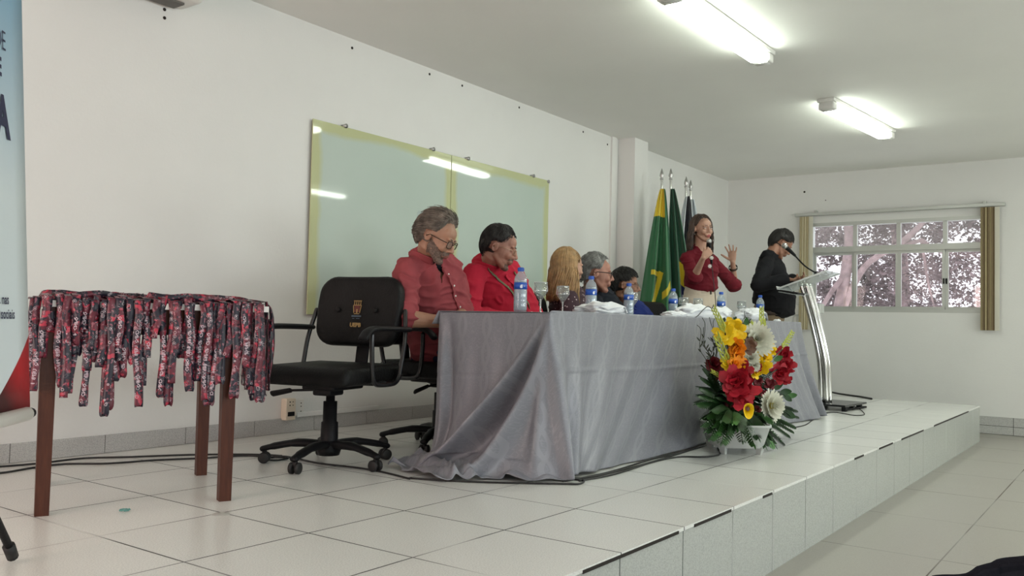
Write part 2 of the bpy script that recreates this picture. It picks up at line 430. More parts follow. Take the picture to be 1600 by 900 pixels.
def blind_stack(label, y0, y1, z0, fold_cols, pale_side):
    t = thing('vertical_blind', label, 'blind', (WX-.06, (y0+y1)/2, z0))
    n = 9
    for k in range(n):
        y = y0+(y1-y0)*(k+.5)/n; g = G()
        w = (y1-y0)/n
        g.rbox((WX-.07, y, (z0+2.03)/2), (.004, w*1.25, 2.03-z0), .001, rot=Matrix.Rotation(rad(32 if k % 2 else -25), 3, 'Z'))
        link('slat', g.mesh(), fold_cols[k % len(fold_cols)], t, False, True)
    g = G(); y = (y0-.022 if pale_side < 0 else y1+.022)
    g.rbox((WX-.06, y, (z0+2.03)/2), (.004, .045, 2.03-z0), .001); link('slat', g.mesh(), M['slat_pale'], t, False, True)
    return t
bl = blind_stack('beige vertical blind gathered left of the window', 3.19, 3.30, .70, [M['slat_light'], M['slat_mid'], M['slat_light']], -1)
br = blind_stack('dark brown vertical blind gathered right of the window', 1.265, 1.395, .735, [M['slat_dark'], M['slat_dark'], M['slat_mid']], -1)
g = G(); g.rbox((WX-.045, (1.17+3.36)/2, 2.055), (.055, 3.36-1.17, .035), .004)
rail = link('blind_rail', g.mesh(), M['alu'], None, False); tag(rail, 'long grey metal rail holding the vertical blinds above the window', 'rail')
for y in (3.12, 1.36):
    g = G(); g.box((WX-.03, y, 2.085), (.05, .03, .03)); link('bracket', g.mesh(), M['alu'], rail, False)
# stage
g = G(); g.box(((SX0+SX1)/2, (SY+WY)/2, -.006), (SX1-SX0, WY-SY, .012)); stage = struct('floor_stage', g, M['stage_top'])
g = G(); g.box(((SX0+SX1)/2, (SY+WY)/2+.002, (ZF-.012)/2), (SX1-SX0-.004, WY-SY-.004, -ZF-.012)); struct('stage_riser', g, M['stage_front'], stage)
for a, b in [(2.17, 2.40), (2.40, 2.80), (2.93, 3.27), (3.62, 3.73), (5.05, 5.24), (5.60, 5.95), (6.2, 6.9), (7.3, 8.9)]:
    g = G(); g.box(((a+b)/2, SY-.001, -.010), (b-a, .004, .010)); link('open_joint', g.mesh(), M['dark_hole'], stage, False)
# skirting
g = G(); x = -3.0; o_ = 1.09
for k in range(40):
    x0 = 2.23-.4525*12+k*.4525
    if x0 > 9.9: break
    if x0+.4525 < -2.9: continue
    for (p, q) in ([(x0+.002, x0+.4505)]):
        pass
k = 0
pieces = []
x0 = 1.03-.4525*8
while x0 < 10.4:
    if not (x0+.45 > 7.575 and x0 < 7.86): pieces.append((x0, x0+.449))
    x0 += .4525
g = G()
for p, q in pieces: g.box(((p+q)/2, WY-.006, .046), (q-p, .012, .088))
struct('baseboard_left', g, M['skirt'])
g = G(); g.box((3.6, WY-.002, .0465), (13.5, .005, .08)); struct('trim_2', g, M['dark_hole'])
g = G(); g.box((7.70, WY-.09, .002), (3.4, .18, .003))
g = G()
for k in range(12):
    y = 1.55-.4525*k; g.box((WX-.006, y-.224, ZF+.135), (.012, .448, .09)); 
for k in range(12):
    y = 1.55-.4525*k; g.box((WX-.010, y-.224, ZF+.045), (.014, .448, .082))
struct('baseboard_far', g, M['skirt'])
g = G(); g.box((WX-.002, -1.0, ZF+.09), (.005, 5.6, .18)); struct('trim_3', g, M['dark_hole'])
# outlets on the wall near the floor
t = thing('wall_outlet', 'cream double power outlet with black socket low on the board wall', 'outlet', (3.53, WY, .14))
g = G(); g.rbox((3.525, WY-.025, .145), (.075, .05, .13), .006); link('housing', g.mesh(), M['cream_plastic'], t, True, world=True)
g = G(); g.rbox((3.525, WY-.052, .118), (.05, .006, .026), .002); link('socket', g.mesh(), M['black'], t, True, world=True)
for dz in (.17, .19):
    g = G(); g.cyl((3.515, WY-.049, dz), (3.515, WY-.0525, dz), .004, 8); g.cyl((3.538, WY-.049, dz), (3.538, WY-.0525, dz), .003, 8); link('socket_hole', g.mesh(), M['dark_hole'], t, True, world=True)
t = thing('wall_outlet', 'smaller pale outlet plate just right of the cream outlet', 'outlet', (3.62, WY, .15))
g = G(); g.rbox((3.615, WY-.008, .15), (.075, .016, .10), .004); link('plate', g.mesh(), M['white_plastic'], t, True, world=True)
for dz in (.175, .155, .125):
    g = G(); g.cyl((3.63, WY-.015, dz), (3.63, WY-.018, dz), .0035, 8); link('socket_hole', g.mesh(), M['dark_hole'], t, True, world=True)
g = G(); g.rbox((3.95, WY-.012, .105), (.70, .018, .03), .004); t = link('cable_duct', g.mesh(), M['wall']); tag(t, 'white plastic cable duct running right from the outlets above the skirting', 'duct')
# switch box on the far wall, left of the window
t = thing('wall_switch', 'small white switch box on far wall beside the lectern', 'switch', (WX, 3.335, .9))
g = G(); g.rbox((WX-.02, 3.335, .93), (.04, .075, .11), .006); link('box', g.mesh(), M['white_plastic'], t, True, world=True)
g = G(); g.rbox((WX-.012, 3.36, .80), (.024, .035, .10), .006); link('lower_plate', g.mesh(), M['white_plastic'], t, True, world=True)
# air conditioner
t = thing('air_conditioner', 'white wall air conditioner cut off by the top edge', 'air conditioner', (2.3, WY, 2.33))
g = G(); g.rbox((2.31, WY-.10, 2.435), (.84, .20, .19), .03, seg=5); link('body', g.mesh(), M['white_plastic'], t, True, world=True)
g = G(); g.rbox((2.29, WY-.075, 2.338), (.74, .10, .02), .004); link('air_vent', g.mesh(), mat('dark_grey_vent', (.12, .11, .10), .6), t, True, world=True)
g = G()
for k, x in enumerate((2.595, 2.612, 2.629, 2.643, 2.655)): g.box((x, WY-.2005, 2.362), (.008, .002, .010+.003*(k % 2)))
link('faded_lettering', g.mesh(), M['steel'], t, False, True)

# ------------------------------------------------------------------ ceiling lights
M['tube'] = mat('lit_diffuser', (.9, .95, .9), .4, emit=(LAMP_COLOR, LAMP_STRENGTH))
M['fixture'] = mat('white_fixture', (.70, .70, .66), .4)
def lamp(x0, x1, y, label, ang=0):
    t = thing('ceiling_light', label, 'lamp', ((x0+x1)/2, y, ZC), ang); L = x1-x0
    g = G(); g.rbox((0, 0, -.014), (L, .14, .028), .006); g.rbox((0, 0, -.035), (L-.02, .10, .03), .006); link('housing', g.mesh(), M['fixture'], t)
    g = G(); g.rbox((0, 0, -.068), (L-.20, .125, .05), .022, seg=4); d = link('diffuser', g.mesh(), M['tube'], t)
    for s in (-1, 1):
        g = G(); g.rbox((s*(L/2-.05), 0, -.058), (.085, .125, .06), .012)
        for k in range(4): g.box((s*(L/2-.05)+(k-1.5)*.016, 0, -.090), (.004, .09, .004))
        link('end_cap', g.mesh(), M['fixture'], t)
    return t
lamp(4.22, 5.66, 2.06, 'long lit fluorescent fitting on the ceiling, nearest, above the table', rad(-1.2))
lamp(7.02, 8.46, 1.97, 'lit fluorescent fitting on the ceiling nearer the far wall', rad(-6))
for x, y, l in [(7.45, -1.03, 'over the audience beside the far wall'), (4.4, -1.03, 'over the audience at mid room'),
          (1.4, -1.03, 'added over the audience at the camera to brighten the stage'), (7.45, -3.4, 'by the windows at the far end')]:  # the unseen fitting at the camera is added to brighten the near stage
    lamp(x, x+1.44, y, 'lit fluorescent ceiling fitting '+l)

# ------------------------------------------------------------------ tree outside the window
M['bark'] = mat('pale_bark', (.27, .20, .20), .9, bump=.9, bscale=25, var=.35, vscale=9)
M['leafm'] = mat('hazy_leaf', (.17, .13, .135), .7, var=.5, vscale=3)
def tree(base, limbs, leafs, label, seed, n, trunk_r=.16):
    rr = random.Random(seed)
    t = thing('tree', label, 'tree', base)
    g = G()
    for P, r0, r1 in limbs:
        C = curve_pts(P, 6); K = len(C)
        g.loft(C, [r0+(r1-r0)*i/(K-1) for i in range(K)], n=10)
    link('trunk', g.mesh(), M['bark'], t, True, True)
    g = G()
    for _ in range(n):
        if _ % 90 == 0:
            c, r = rr.choice(leafs); d = V((rr.gauss(0, 1), rr.gauss(0, 1), rr.gauss(0, 1))).normalized()*(rr.random()**.4); cc_ = V(c)+V((d.x*r[0], d.y*r[1], d.z*r[2])); cr_ = rr.uniform(.10, .34)
        d = V((rr.gauss(0, 1), rr.gauss(0, 1), rr.gauss(0, 1))).normalized()*(rr.random()**.5)
        p = cc_+d*cr_; L = rr.uniform(.045, .10)
        a = V((rr.gauss(0, 1), rr.gauss(0, 1), rr.gauss(0, .7))).normalized(); b = a.orthogonal().normalized(); b.rotate(Quaternion(a, rr.random()*6.28)); b *= L*.28
        c_ = a.cross(b).normalized()*L*.06
        o = len(g.v); g.v += [p, p+a*L*.4+b+c_, p+a*L, p+a*L*.4-b+c_]; g.face(o, o+1, o+2, o+3)
    o = link('foliage', g.mesh(), M['leafm'], t, False, True); o['kind'] = 'stuff'
    return t
def px(x, y, X): return on_x(x, y, X)
tree((14.6, 4.1, ZF), [
    ([V((14.6, 4.3, ZF)), px(1310, 487, 14.5), px(1321, 430, 14.5), px(1327, 380, 14.5), px(1325, 335, 14.5), px(1330, 280, 14.5)], .105, .062),
    ([px(1318, 480, 14.5), px(1345, 425, 14.5), px(1372, 400, 14.4), px(1400, 388, 14.3), px(1440, 375, 14.2)], .062, .028),
    ([px(1400, 388, 14.3), px(1425, 365, 14.2), px(1445, 345, 14.2)], .06, .03),
    ([px(1440, 375, 14.2), px(1475, 395, 14.1), px(1520, 380, 14.0)], .03, .012), ([px(1440, 375, 14.2), px(1450, 440, 14.1), px(1460, 480, 14.0)], .025, .01),
    ([px(1280, 488, 14.3), px(1300, 455, 14.3), px(1320, 430, 14.5)], .03, .05)],
    [((15.3, 4.1, 2.6), (1.0, 1.6, 1.1)), ((15.2, 2.6, 2.3), (.9, 1.3, 1.2)), ((15.5, 3.4, 1.0), (.9, 1.6, .8)), ((15.4, 1.2, 1.1), (.7, .8, .6)), ((15.4, 4.6, 1.2), (.6, 1.0, .9)), ((15.3, 1.6, 2.9), (.8, 1.0, .5))],
    'pale trunked leafy tree seen through the window', 3, 24000)
tree((19, 5.5, ZF), [([V((19, 4.0, ZF)), V((19, 4.0, 2)), V((19.3, 4.3, 4))], .2, .1)],
    [((19.2, 5.4, 2.4), (1.2, 1.8, 1.7)), ((19.2, 3.2, 2.0), (1.2, 1.5, 1.6)), ((19.2, 4.2, 3.5), (1.2, 2.0, 1.0))],
    'hazy darker tree farther behind the window tree', 5, 20000)

# ------------------------------------------------------------------ glass board
def board_material():
    s = NT('back_painted_glass', .04)
    sep = s.n('SeparateXYZ'); s.l(s.tc.outputs['Generated'], sep.inputs[0])
    u, w = sep.outputs[0], sep.outputs[2]
    du = s.math('MINIMUM', u, s.math('SUBTRACT', 1.0, u)); dw = s.math('SUBTRACT', 1.0, w)
    d = s.math('MINIMUM', s.math('MULTIPLY', du, 1.33), s.math('MULTIPLY', dw, 1.2))
    nz = s.math('MULTIPLY', s.math('SUBTRACT', s.noise(2.5, 5), .5), .12)
    e = s.n('MapRange'); e.inputs[1].default_value = .045; e.inputs[2].default_value = .085; e.inputs[3].default_value = 1; e.inputs[4].default_value = 0
    s.l(s.math('ADD', d, nz), e.inputs[0])
    c = s.mix(s.ramp(s.noise(1.2, 3), .3, .7), (.46, .55, .49), (.50, .585, .53))
    smear = s.ramp(s.noise(4, 8, rough=.7), .62, .75)
    c = s.mix(s.math('MULTIPLY', smear, .15), c, (.40, .48, .45))
    s.base(s.mix(e.outputs[0], c, (.50, .53, .30))); s.b.inputs['Specular IOR Level'].default_value = .45; return s.m
M['board'] = board_material()
bd = thing('glass_board', 'wide pale green glass writing board on the wall behind the men', 'board', (4.98, WY, .72))
for a, b in ((3.645, 4.990), (4.996, 6.313)):
    g = G(); g.rbox(((a+b)/2, WY-.022, 1.33), (b-a, .008, 1.22), .0015, seg=1); link('glass_panel', g.mesh(), M['board'], bd, False, True)
for x, z in [(3.913, 1.945), (4.776, 1.945), (5.185, 1.945), (6.067, 1.945), (6.295, 1.93), (3.913, .715), (4.776, .715), (5.185, .715), (6.067, .715)]:
    g = G(); g.cyl((x, WY, z), (x, WY-.034, z), .012, 12); g.cyl((x, WY-.034, z), (x, WY-.038, z), .015, 12); link('clamp', g.mesh(), M['steel'], bd, True, world=True)
g = G()
for q, (x, z, h) in enumerate([(4.63, 1.42, .10), (4.70, 1.45, .03), (4.66, 1.47, .02), (4.77, 1.43, .05)]): g.box((x, WY-.0265, z), (.006 if h > .03 else .05, .0006, h))
link('marker_smudge', g.mesh(), mat('grey_marker', (.36, .44, .42), .6), bd, False, True)
# ------------------------------------------------------------------ long table with its cloth
TX0, TX1, TY0, TY1, TZ = 3.30, 6.82, 2.17, 2.80, .742
for k, (a, b) in enumerate(((TX0, 5.055), (5.065, TX1))):
    t = thing('table', ('near' if k == 0 else 'far')+' half of the long table hidden under the grey cloth', 'table', ((a+b)/2, (TY0+TY1)/2, 0))
    g = G(); g.rbox(((a+b)/2, (TY0+TY1)/2, TZ-.012), (b-a, TY1-TY0, .024), .004); link('tabletop', g.mesh(), M['wood'], t, False, True)
    for x in (a+.08, b-.08):
        for y in (TY0+.06, TY1-.06):
            g = G(); g.loft([(x, y, 0), (x, y, TZ-.024)], [.02], n=10, cap='flat'); link('leg', g.mesh(), M['steel'], t, True, True)
def cloth_material():
    s = NT('grey_damask_satin', .38)
    s.b.inputs['Sheen Weight'].default_value = .06; s.b.inputs['Specular IOR Level'].default_value = .6
    uv = s.n('UVMap'); sep = s.n('SeparateXYZ'); s.l(uv.outputs[0], sep.inputs[0]); u, v = sep.outputs[0], sep.outputs[1]
    # ogee lattice of the damask, with scrolls
    a = s.math('MULTIPLY', u, 2*math.pi/.15); b = s.math('MULTIPLY', v, 2*math.pi/.24)
    wob = s.math('MULTIPLY', s.math('SINE', b), .9)
    l1 = s.math('ABSOLUTE', s.math('SINE', s.math('MULTIPLY', s.math('ADD', a, wob), .5)))
    l2 = s.math('ABSOLUTE', s.math('SINE', s.math('MULTIPLY', s.math('SUBTRACT', a, wob), .5)))
    ln = s.math('LESS_THAN', s.math('MINIMUM', l1, l2), .20)
    cv = s.n('CombineXYZ'); s.l(u, cv.inputs[0]); s.l(v, cv.inputs[1])
    nz = s.noise(16, 3, vec=cv.outputs[0])
    sc = s.math('LESS_THAN', s.math('ABSOLUTE', s.math('SINE', s.math('MULTIPLY', nz, 34))), .38)
    fac = s.math('MAXIMUM', s.math('MULTIPLY', ln, .55), s.math('MULTIPLY', sc, .40))
    fin = s.noise(300, 1, vec=cv.outputs[0])
    s.base(s.mix(fac, s.mix(fin, (.195, .20, .228), (.218, .222, .252)), (.275, .28, .31)))
    s.l(s.math('SUBTRACT', .42, s.math('MULTIPLY', fac, .12)), s.b.inputs['Roughness']); s.bump(s.math('ADD', fac, fin), .06, .002)
    return s.m
M['satin'] = cloth_material()
def satin_cloth():
    # perimeter: back-left corner, near end, front, far end, back-right corner; bottom outline measured on the floor
    top = [V((TX0, TY1+.02, TZ)), V((TX0-.012, TY0-.012, TZ)), V((TX1+.01, TY0-.012, TZ)), V((TX1+.01, TY1+.02, TZ))]
    segs = [(0, 1, 150), (1, 2, 330), (2, 3, 60)]
    bot_near = [V(p) for p in ((3.20, 2.90, 0), (3.06, 2.86, 0), (2.955, 2.74, 0), (2.925, 2.60, 0), (2.925, 2.49, 0), (3.00, 2.405, 0), (3.10, 2.32, 0), (3.17, 2.22, 0), (3.24, 2.12, 0), (3.30, 2.075, 0))]
    bot_front = [V(p) for p in ((3.30, 2.075, 0), (3.42, 2.085, 0), (3.62, 2.10, 0), (4.04, 2.10, 0), (5.0, 2.105, 0), (6.0, 2.12, 0), (6.6, 2.12, 0), (6.95, 2.07, 0), (7.12, 2.08, 0))]
    bot_far = [V(p) for p in ((7.12, 2.08, 0), (7.16, 2.2, 0), (7.0, 2.4, 0), (6.95, 2.82, 0))]
    bots = [bot_near, bot_front, bot_far]; NT_ = 84
    def bump(x, c, w): return math.exp(-((x-c)/w)**2)
    cols = []; us = []; acc = 0
    for si, (a, b, n) in enumerate(segs):
        for i in range(n+(1 if si == 2 else 0)):
            f = i/n; T = top[a].lerp(top[b], f); B = catmull(bots[si], f)
            L = (top[b]-top[a]).length; out = (V((-1, 0, 0)), V((0, -1, 0)), V((1, 0, 0)))[si]
            col = []
            for j in range(NT_+1):
                t = j/NT_; z = TZ*(1-t)
                if si == 0:
                    u = 1-f                               # 0 at the front corner, 1 at the back
                    hang = min(t/.90, 1.0); z = TZ*(1-hang)**1.0
                    kc = .12-.09*u; k = kc*t + (1-kc)*t**(2.2+7*u*u)
                    p = T.lerp(V((B.x, B.y, 0)), k); p.z = z
                    # two great diagonal folds falling from the front corner towards the back foot
                    amp = min(1, t*1.6)*(1-.55*max(0, t-.8)/.2)
                    c1 = .04+.90*t**1.15; c2 = .03+.50*t**1.5; 
                    r1 = bump(u, c1, .026+.035*t); r2 = bump(u, c2, .022+.040*t); vly = bump(u, (c1+c2)/2, .03+.08*t)
                    p += out*(.115*r1+.100*r2-.10*vly)*amp
                    r3 = bump(u, .02+.16*t, .02+.03*t); p += out*.03*r3*amp
                    p += out*.022*bump(u, .965-.05*t, .03)*min(1, t*3) - out*.02*bump(u, .90-.05*t, .03)*min(1, t*3)
                    # soft vertical pleats on the flat part above the folds
                    p += out*.006*math.sin(u*26+1)*min(1, t*3)*(1 if u > c1+.05 else .2)
                    # pooled fabric on the floor
                    if t > .80:
                        q = (t-.80)/.20; n3 = noise.noise(V((p.x*7, p.y*7, t*3))); n4 = noise.noise(V((p.x*17+5, p.y*17, t*6)))
                        ridge = abs(noise.noise(V((p.x*9+2, p.y*6, 2.3))))
                        p.z = max(p.z, 0)+.006+q*(.115*(1-ridge*2.6 if ridge < .38 else 0)*min(1, u*3)*(1-.75*max(0, (t-.93)/.07))+.02*max(0, n4))
                        p.x += .03*n3*q; p.y += .03*n4*q
                    dz_line = bump(t, .345+.03*u, .006)*(u > c1+.03)
                    p -= out*.004*dz_line
                elif si == 1:
                    k = t**1.25; p = T.lerp(V((B.x, B.y, 0)), k); p.z = z
                    X = T.x-TX0; far = TX1-T.x
                    amp = min(1, t*2.5)
                    if X < 1.3:
                        p += out*amp*(.040*bump(X, .02+.06*t, .03+.05*t)-.030*bump(X, .10+.10*t, .03+.05*t)+.030*bump(X, .20+.16*t, .03+.07*t)-.018*bump(X, .33+.22*t, .05+.06*t)+.012*bump(X, .48+.30*t, .06+.05*t))*t
                    p += out*amp*(.007*math.sin(X*9+1.2*math.sin(X*3.1)+t*1.1)+.004*math.sin(X*23+2*t))*(.4+t)
                    if far < .6: p += out*t*(.05*bump(far, .02+.04*t, .03+.05*t)-.06*bump(far, .12+.10*t, .03+.05*t)+.03*bump(far, .27+.10*t, .05+.05*t))
                    p += out*.0045*bump(t, .36+.025*math.sin(X*1.3), .010)
                    p += out*.004*noise.noise(V((p.x*5, p.z*3, .7)))
                    p.z += .012+.010*math.sin(X*4.0)*t*t
                else:
                    k = t**1.5; p = T.lerp(V((B.x, B.y, 0)), k); p.z = z
                    p += out*.035*t*math.sin(f*16+t*2)
                    if t > .85: p.z += .03*abs(noise.noise(V((p.x*12, p.y*12, 1))))*(t-.85)/.15
                p.z = max(p.z, .006 + .004*(si != 1))
                col.append(p)
            cols.append(col); us.append(acc+f*L)
        acc += L
    # smooth neighbouring columns a little so the folds run continuously round the corners
    for _ in range(2):
        new = [c[:] for c in cols]
        for i in range(1, len(cols)-1):
            for j in range(NT_+1): new[i][j] = cols[i][j]*.5+(cols[i-1][j]+cols[i+1][j])*.25
        cols = new
    for i, c in enumerate(cols):      # keep the hem line of the top exact
        pass
    g = G(); W = len(cols)
    for j in range(NT_+1): g.v += [cols[i][j] for i in range(W)]
    uvs = []
    for j in range(NT_):
        for i in range(W-1): g.face(j*W+i, (j+1)*W+i, (j+1)*W+i+1, j*W+i+1)
    me = g.mesh('cloth'); uvl = me.uv_layers.new(name='UVMap'); k = 0
    for j in range(NT_):
        for i in range(W-1):
            for (a, b) in ((i, j), (i, j+1), (i+1, j+1), (i+1, j)): uvl.data[k].uv = (us[a], b/NT_*.76); k += 1
    # top sheet
    bm = bmesh.new(); bm.from_mesh(me); uvb = bm.loops.layers.uv.active
    pts = [V((TX0, TY1+.02, TZ)), V((TX0-.012, TY0-.012, TZ)), V((TX1+.01, TY0-.012, TZ)), V((TX1+.01, TY1+.02, TZ))]
    nx, ny = 60, 10; gv = [[bm.verts.new(V((TX0-.012+(TX1-TX0+.022)*i/nx, TY0-.012+(TY1-TY0+.032)*j/ny, TZ+.0035))) for i in range(nx+1)] for j in range(ny+1)]
    for j in range(ny):
        for i in range(nx):
            f = bm.faces.new((gv[j][i], gv[j][i+1], gv[j+1][i+1], gv[j+1][i])); f.smooth = True
            for l in f.loops: l[uvb].uv = (l.vert.co.x, l.vert.co.y)
    # short drop at the back
    prev = gv[ny]
    for q in range(1, 7):
        row = [bm.verts.new(V((v.co.x, TY1+.02+.006*q+.004*math.sin(v.co.x*14), TZ-.010*q))) for v in gv[ny]]
        for i in range(nx):
            f = bm.faces.new((prev[i], prev[i+1], row[i+1], row[i])); f.smooth = True
            for l in f.loops: l[uvb].uv = (l.vert.co.x, l.vert.co.z)
        prev = row
    bm.to_mesh(me); bm.free()
    o = link('tablecloth', me, M['satin'], None, True)
    so = o.modifiers.new('thickness', 'SOLIDIFY'); so.thickness = .0025; so.offset = 0
    tag(o, 'grey damask tablecloth over the long table, pooling on the floor at its near end', 'tablecloth')
    return o
satin_cloth()

# ------------------------------------------------------------------ office chairs
def make_chair(label, with_logo=False, group=None):
    t = thing('office_chair', label, 'chair', group=group)
    # seat
    g = G(); n = 0
    g.rbox((0, 0, .430), (.50, .50, .085), .04, seg=5)
    for i, q in enumerate(g.v):
        rr = (q.x/.25)**2+(q.y/.25)**2
        if q.z > .44: g.v[i].z += .018*(1-min(1, rr))+(.012*abs(q.y/.25)**2)
        if q.x > .15 and q.z > .40: g.v[i].z -= .02*((q.x-.15)/.1)**2
    link('seat', g.mesh(), M['leather'], t)
    # backrest: wide padded shell, slightly curved and tilted
    def back(thick, grow=0):
        bm = bmesh.new(); bmesh.ops.create_cube(bm, size=1)
        for q in bm.verts: q.co = V((q.co.x*thick, q.co.y*(.49+grow), q.co.z*(.355+grow)))
        ev = [e for e in bm.edges if abs(e.verts[0].co.x-e.verts[1].co.x) > thick*.5]
        bmesh.ops.bevel(bm, geom=ev, offset=.085, segments=6, profile=.5, affect='EDGES')
        ev = [e for e in bm.edges if abs(e.verts[0].co.x-e.verts[1].co.x) < 1e-5]
        bmesh.ops.bevel(bm, geom=ev, offset=min(.028, thick*.45), segments=4, profile=.5, affect='EDGES')
        bmesh.ops.triangulate(bm, faces=[f for f in bm.faces if len(f.verts) > 4])
        bmesh.ops.subdivide_edges(bm, edges=[e for e in bm.edges if e.calc_length() > .08], cuts=3, use_grid_fill=True)
        gg = G(); bm.verts.index_update()
        for q in bm.verts:
            p = q.co.copy(); p.y *= 1-.10*max(0, p.z/.2)**2 - .05*max(0, -p.z/.2)
            p.x += .16*(p.y**2)*1.6
            if p.x < 10: p.x += .0
            gg.v.append(p)
        for f in bm.faces: gg.face(*[q.index for q in f.verts])
        bm.free(); return gg
    bt = Matrix.Translation((-.25, 0, .735)) @ Matrix.Rotation(rad(-9), 4, 'Y')
    g = back(.075); g.xf(bt); br_ = link('backrest', g.mesh(), M['leather'], t)
    g = back(.03, -.03); g.xf(Matrix.Translation((-.045, 0, 0))); g.xf(bt); link('back_shell', g.mesh(), M['black'], br_)
    for y in (-.11, .11):
        g = G(); g.xf(bt)
        g2 = G(); g2.ell((.047+.256*y*y, y, .0), (.005, .014, .014)); g2.xf(bt); link('tuft_button', g2.mesh(), M['leather'], br_)
    if with_logo:
        gold = M['gold']; 
        def stamp(me, m_, y, z):
            me.transform(Matrix(((0, 0, 1, 0), (1, 0, 0, 0), (0, 1, 0, 0), (0, 0, 0, 1))))
            me.transform(Matrix.Translation((.0435, y, z))); me.transform(bt); return link('emblem', me, m_, br_, False)
        tm = text_mesh('UEPB', .028, .0006, .0014, 'CENTER'); o = stamp(tm, gold, .0, -.085); o.name = 'lettering'
        c = G()
        c.box((0, .042, 0), (.046, .004, .001)); c.box((0, .020, 0), (.044, .004, .001))
        for k in range(4): c.box((-.018+.012*k, .032, 0), (.004, .024, .001))
        for s in (-1, 1): c.box((s*.020, .0, 0), (.004, .040, .001), Matrix.Rotation(s*-.15, 3, 'Z'))
        c.box((0, -.024, 0), (.030, .004, .001)); c.box((0, -.010, 0), (.008, .02, .001))
        stamp(c.mesh(), gold, 0, .005)
        c = G(); c.box((0, .002, -.0002), (.030, .034, .001)); stamp(c.mesh(), M['dark_red'], 0, .005)
        c = G(); c.box((0, -.036, 0), (.056, .007, .001)); c.box((-.016, -.048, 0), (.012, .003, .001)); c.box((.01, -.048, 0), (.02, .003, .001)); stamp(c.mesh(), M['dull_blue'], 0, .005)
    # arms: tube loop and a pad that curves down at the front
    for s in (-1, 1):
        y = s*.285
        pts = [(-.235, s*.262, .74), (-.20, y, .60), (-.165, y, .46), (-.145, y, .415), (-.10, y, .392), (.03, y, .392), (.075, y, .410), (.092, y, .46), (.10, y, .56), (.10, y, .625)]
        g = G(); g.loft(curve_pts(pts, 5), [.0115], n=10); fr = link('arm_frame', g.mesh(), M['black_gloss'], t)
        g = G(); pp = [(-.225, y, .650), (-.05, y, .653), (.08, y, .652), (.14, y, .640), (.175, y, .610)]
        g.loft(curve_pts(pp, 5), [(.026, .014)]*21, side=(0, 1, 0), n=12); link('arm_pad', g.mesh(), M['black'], fr)
        g = G(); g.cyl((-.03, y, .395), (-.03, s*.15, .392), .012, 8); link('arm_bracket', g.mesh(), M['black'], fr)
    g = G(); g.rbox((-.02, 0, .372), (.26, .18, .03), .01); g.rbox((.02, 0, .350), (.12, .10, .04), .01); g.rbox((-.20, 0, .43), (.12, .07, .02), .008); g.rbox((-.275, 0, .56), (.018, .07, .28), .006, Matrix.Rotation(rad(-9), 3, 'Y')); link('mechanism', g.mesh(), M['black'], t)
    g = G(); g.loft([(.05, -.05, .355), (.06, -.20, .345)], [.006], n=8); g.loft([(.06, -.19, .346), (.065, -.29, .325)], [(.014, .009), (.018, .010)], n=10); link('lever', g.mesh(), M['black'], t)
    g = G(); g.lathe([(.0, .36), (.021, .36), (.021, .30), (.033, .30), (.033, .205), (.040, .20), (.042, .10), (.045, .05), (.0, .05)], n=20); link('gas_column', g.mesh(), M['black'], t)
    hub = G(); hub.lathe([(0, .115), (.05, .115), (.058, .07), (.05, .045), (0, .045)], n=20); hb = link('base_hub', hub.mesh(), M['black'], t)
    for k in range(5):
        a = rad(6+72*k); d = V((math.cos(a), math.sin(a), 0)); sd = V((-d.y, d.x, 0))
        g = G(); g.loft(curve_pts([d*.03+V((0, 0, .095)), d*.15+V((0, 0, .10)), d*.26+V((0, 0, .082)), d*.315+V((0, 0, .068))], 4), [(.030, .020)]*5+[(.026, .017)]*4+[(.022, .014)]*4, side=sd, n=10); link('base_leg', g.mesh(), M['black'], t)
        c = d*.305; g = G()
        for q in (-1, 1): 
            w = c+sd*(q*.016)+V((0, 0, .027)); g.lathe([(0, -.010), (.020, -.010), (.0265, -.006), (.0265, .006), (.020, .010), (0, .010)], w, 18, Matrix((sd, d, V((0, 0, 1)))).transposed() @ Matrix(((0, 0, 1), (0, 1, 0), (-1, 0, 0))))
        g.cyl(c+V((0, 0, .03)), c+V((0, 0, .065)), .010, 8); g.rbox(c+V((0, 0, .046)), (.02, .02, .02), .004)
        link('caster', g.mesh(), M['rubber'], t)
    return t
M['gold'] = mat('gold_print', (.30, .19, .06), .5); M['dark_red'] = mat('dark_red_print', (.10, .012, .010), .6); M['dull_blue'] = mat('dull_blue_print', (.06, .09, .13), .6)
M['black_gloss'] = mat('black_enamel_tube', (.012, .012, .013), .22)
def place(t, x, y, rz): t.location = (x, y, 0); t.rotation_euler = (0, 0, rz)
c0 = make_chair('empty black office chair with gold crest and lettering on its backrest', True)
place(c0, 2.915, 3.165, rad(193))
c1 = make_chair('black office chair under the man in the salmon shirt'); place(c1, 3.73, 3.17, rad(-88))
seats = [(4.52, 3.22, -90, 'black office chair under the man in the bright red shirt'),
         (5.05, 3.22, -80, 'black office chair under the blonde woman, showing left of her hair'),
         (5.68, 3.22, -70, 'black office chair under the grey-haired man in black'),
         (6.33, 3.22, -80, 'black office chair under the young man in blue'),
         (6.92, 3.26, -95, 'empty black office chair between the young man and the standing woman')]
for x, y, a, l in seats:
    c = copy_tree(c1); c['label'] = l; place(c, x, y, rad(a))

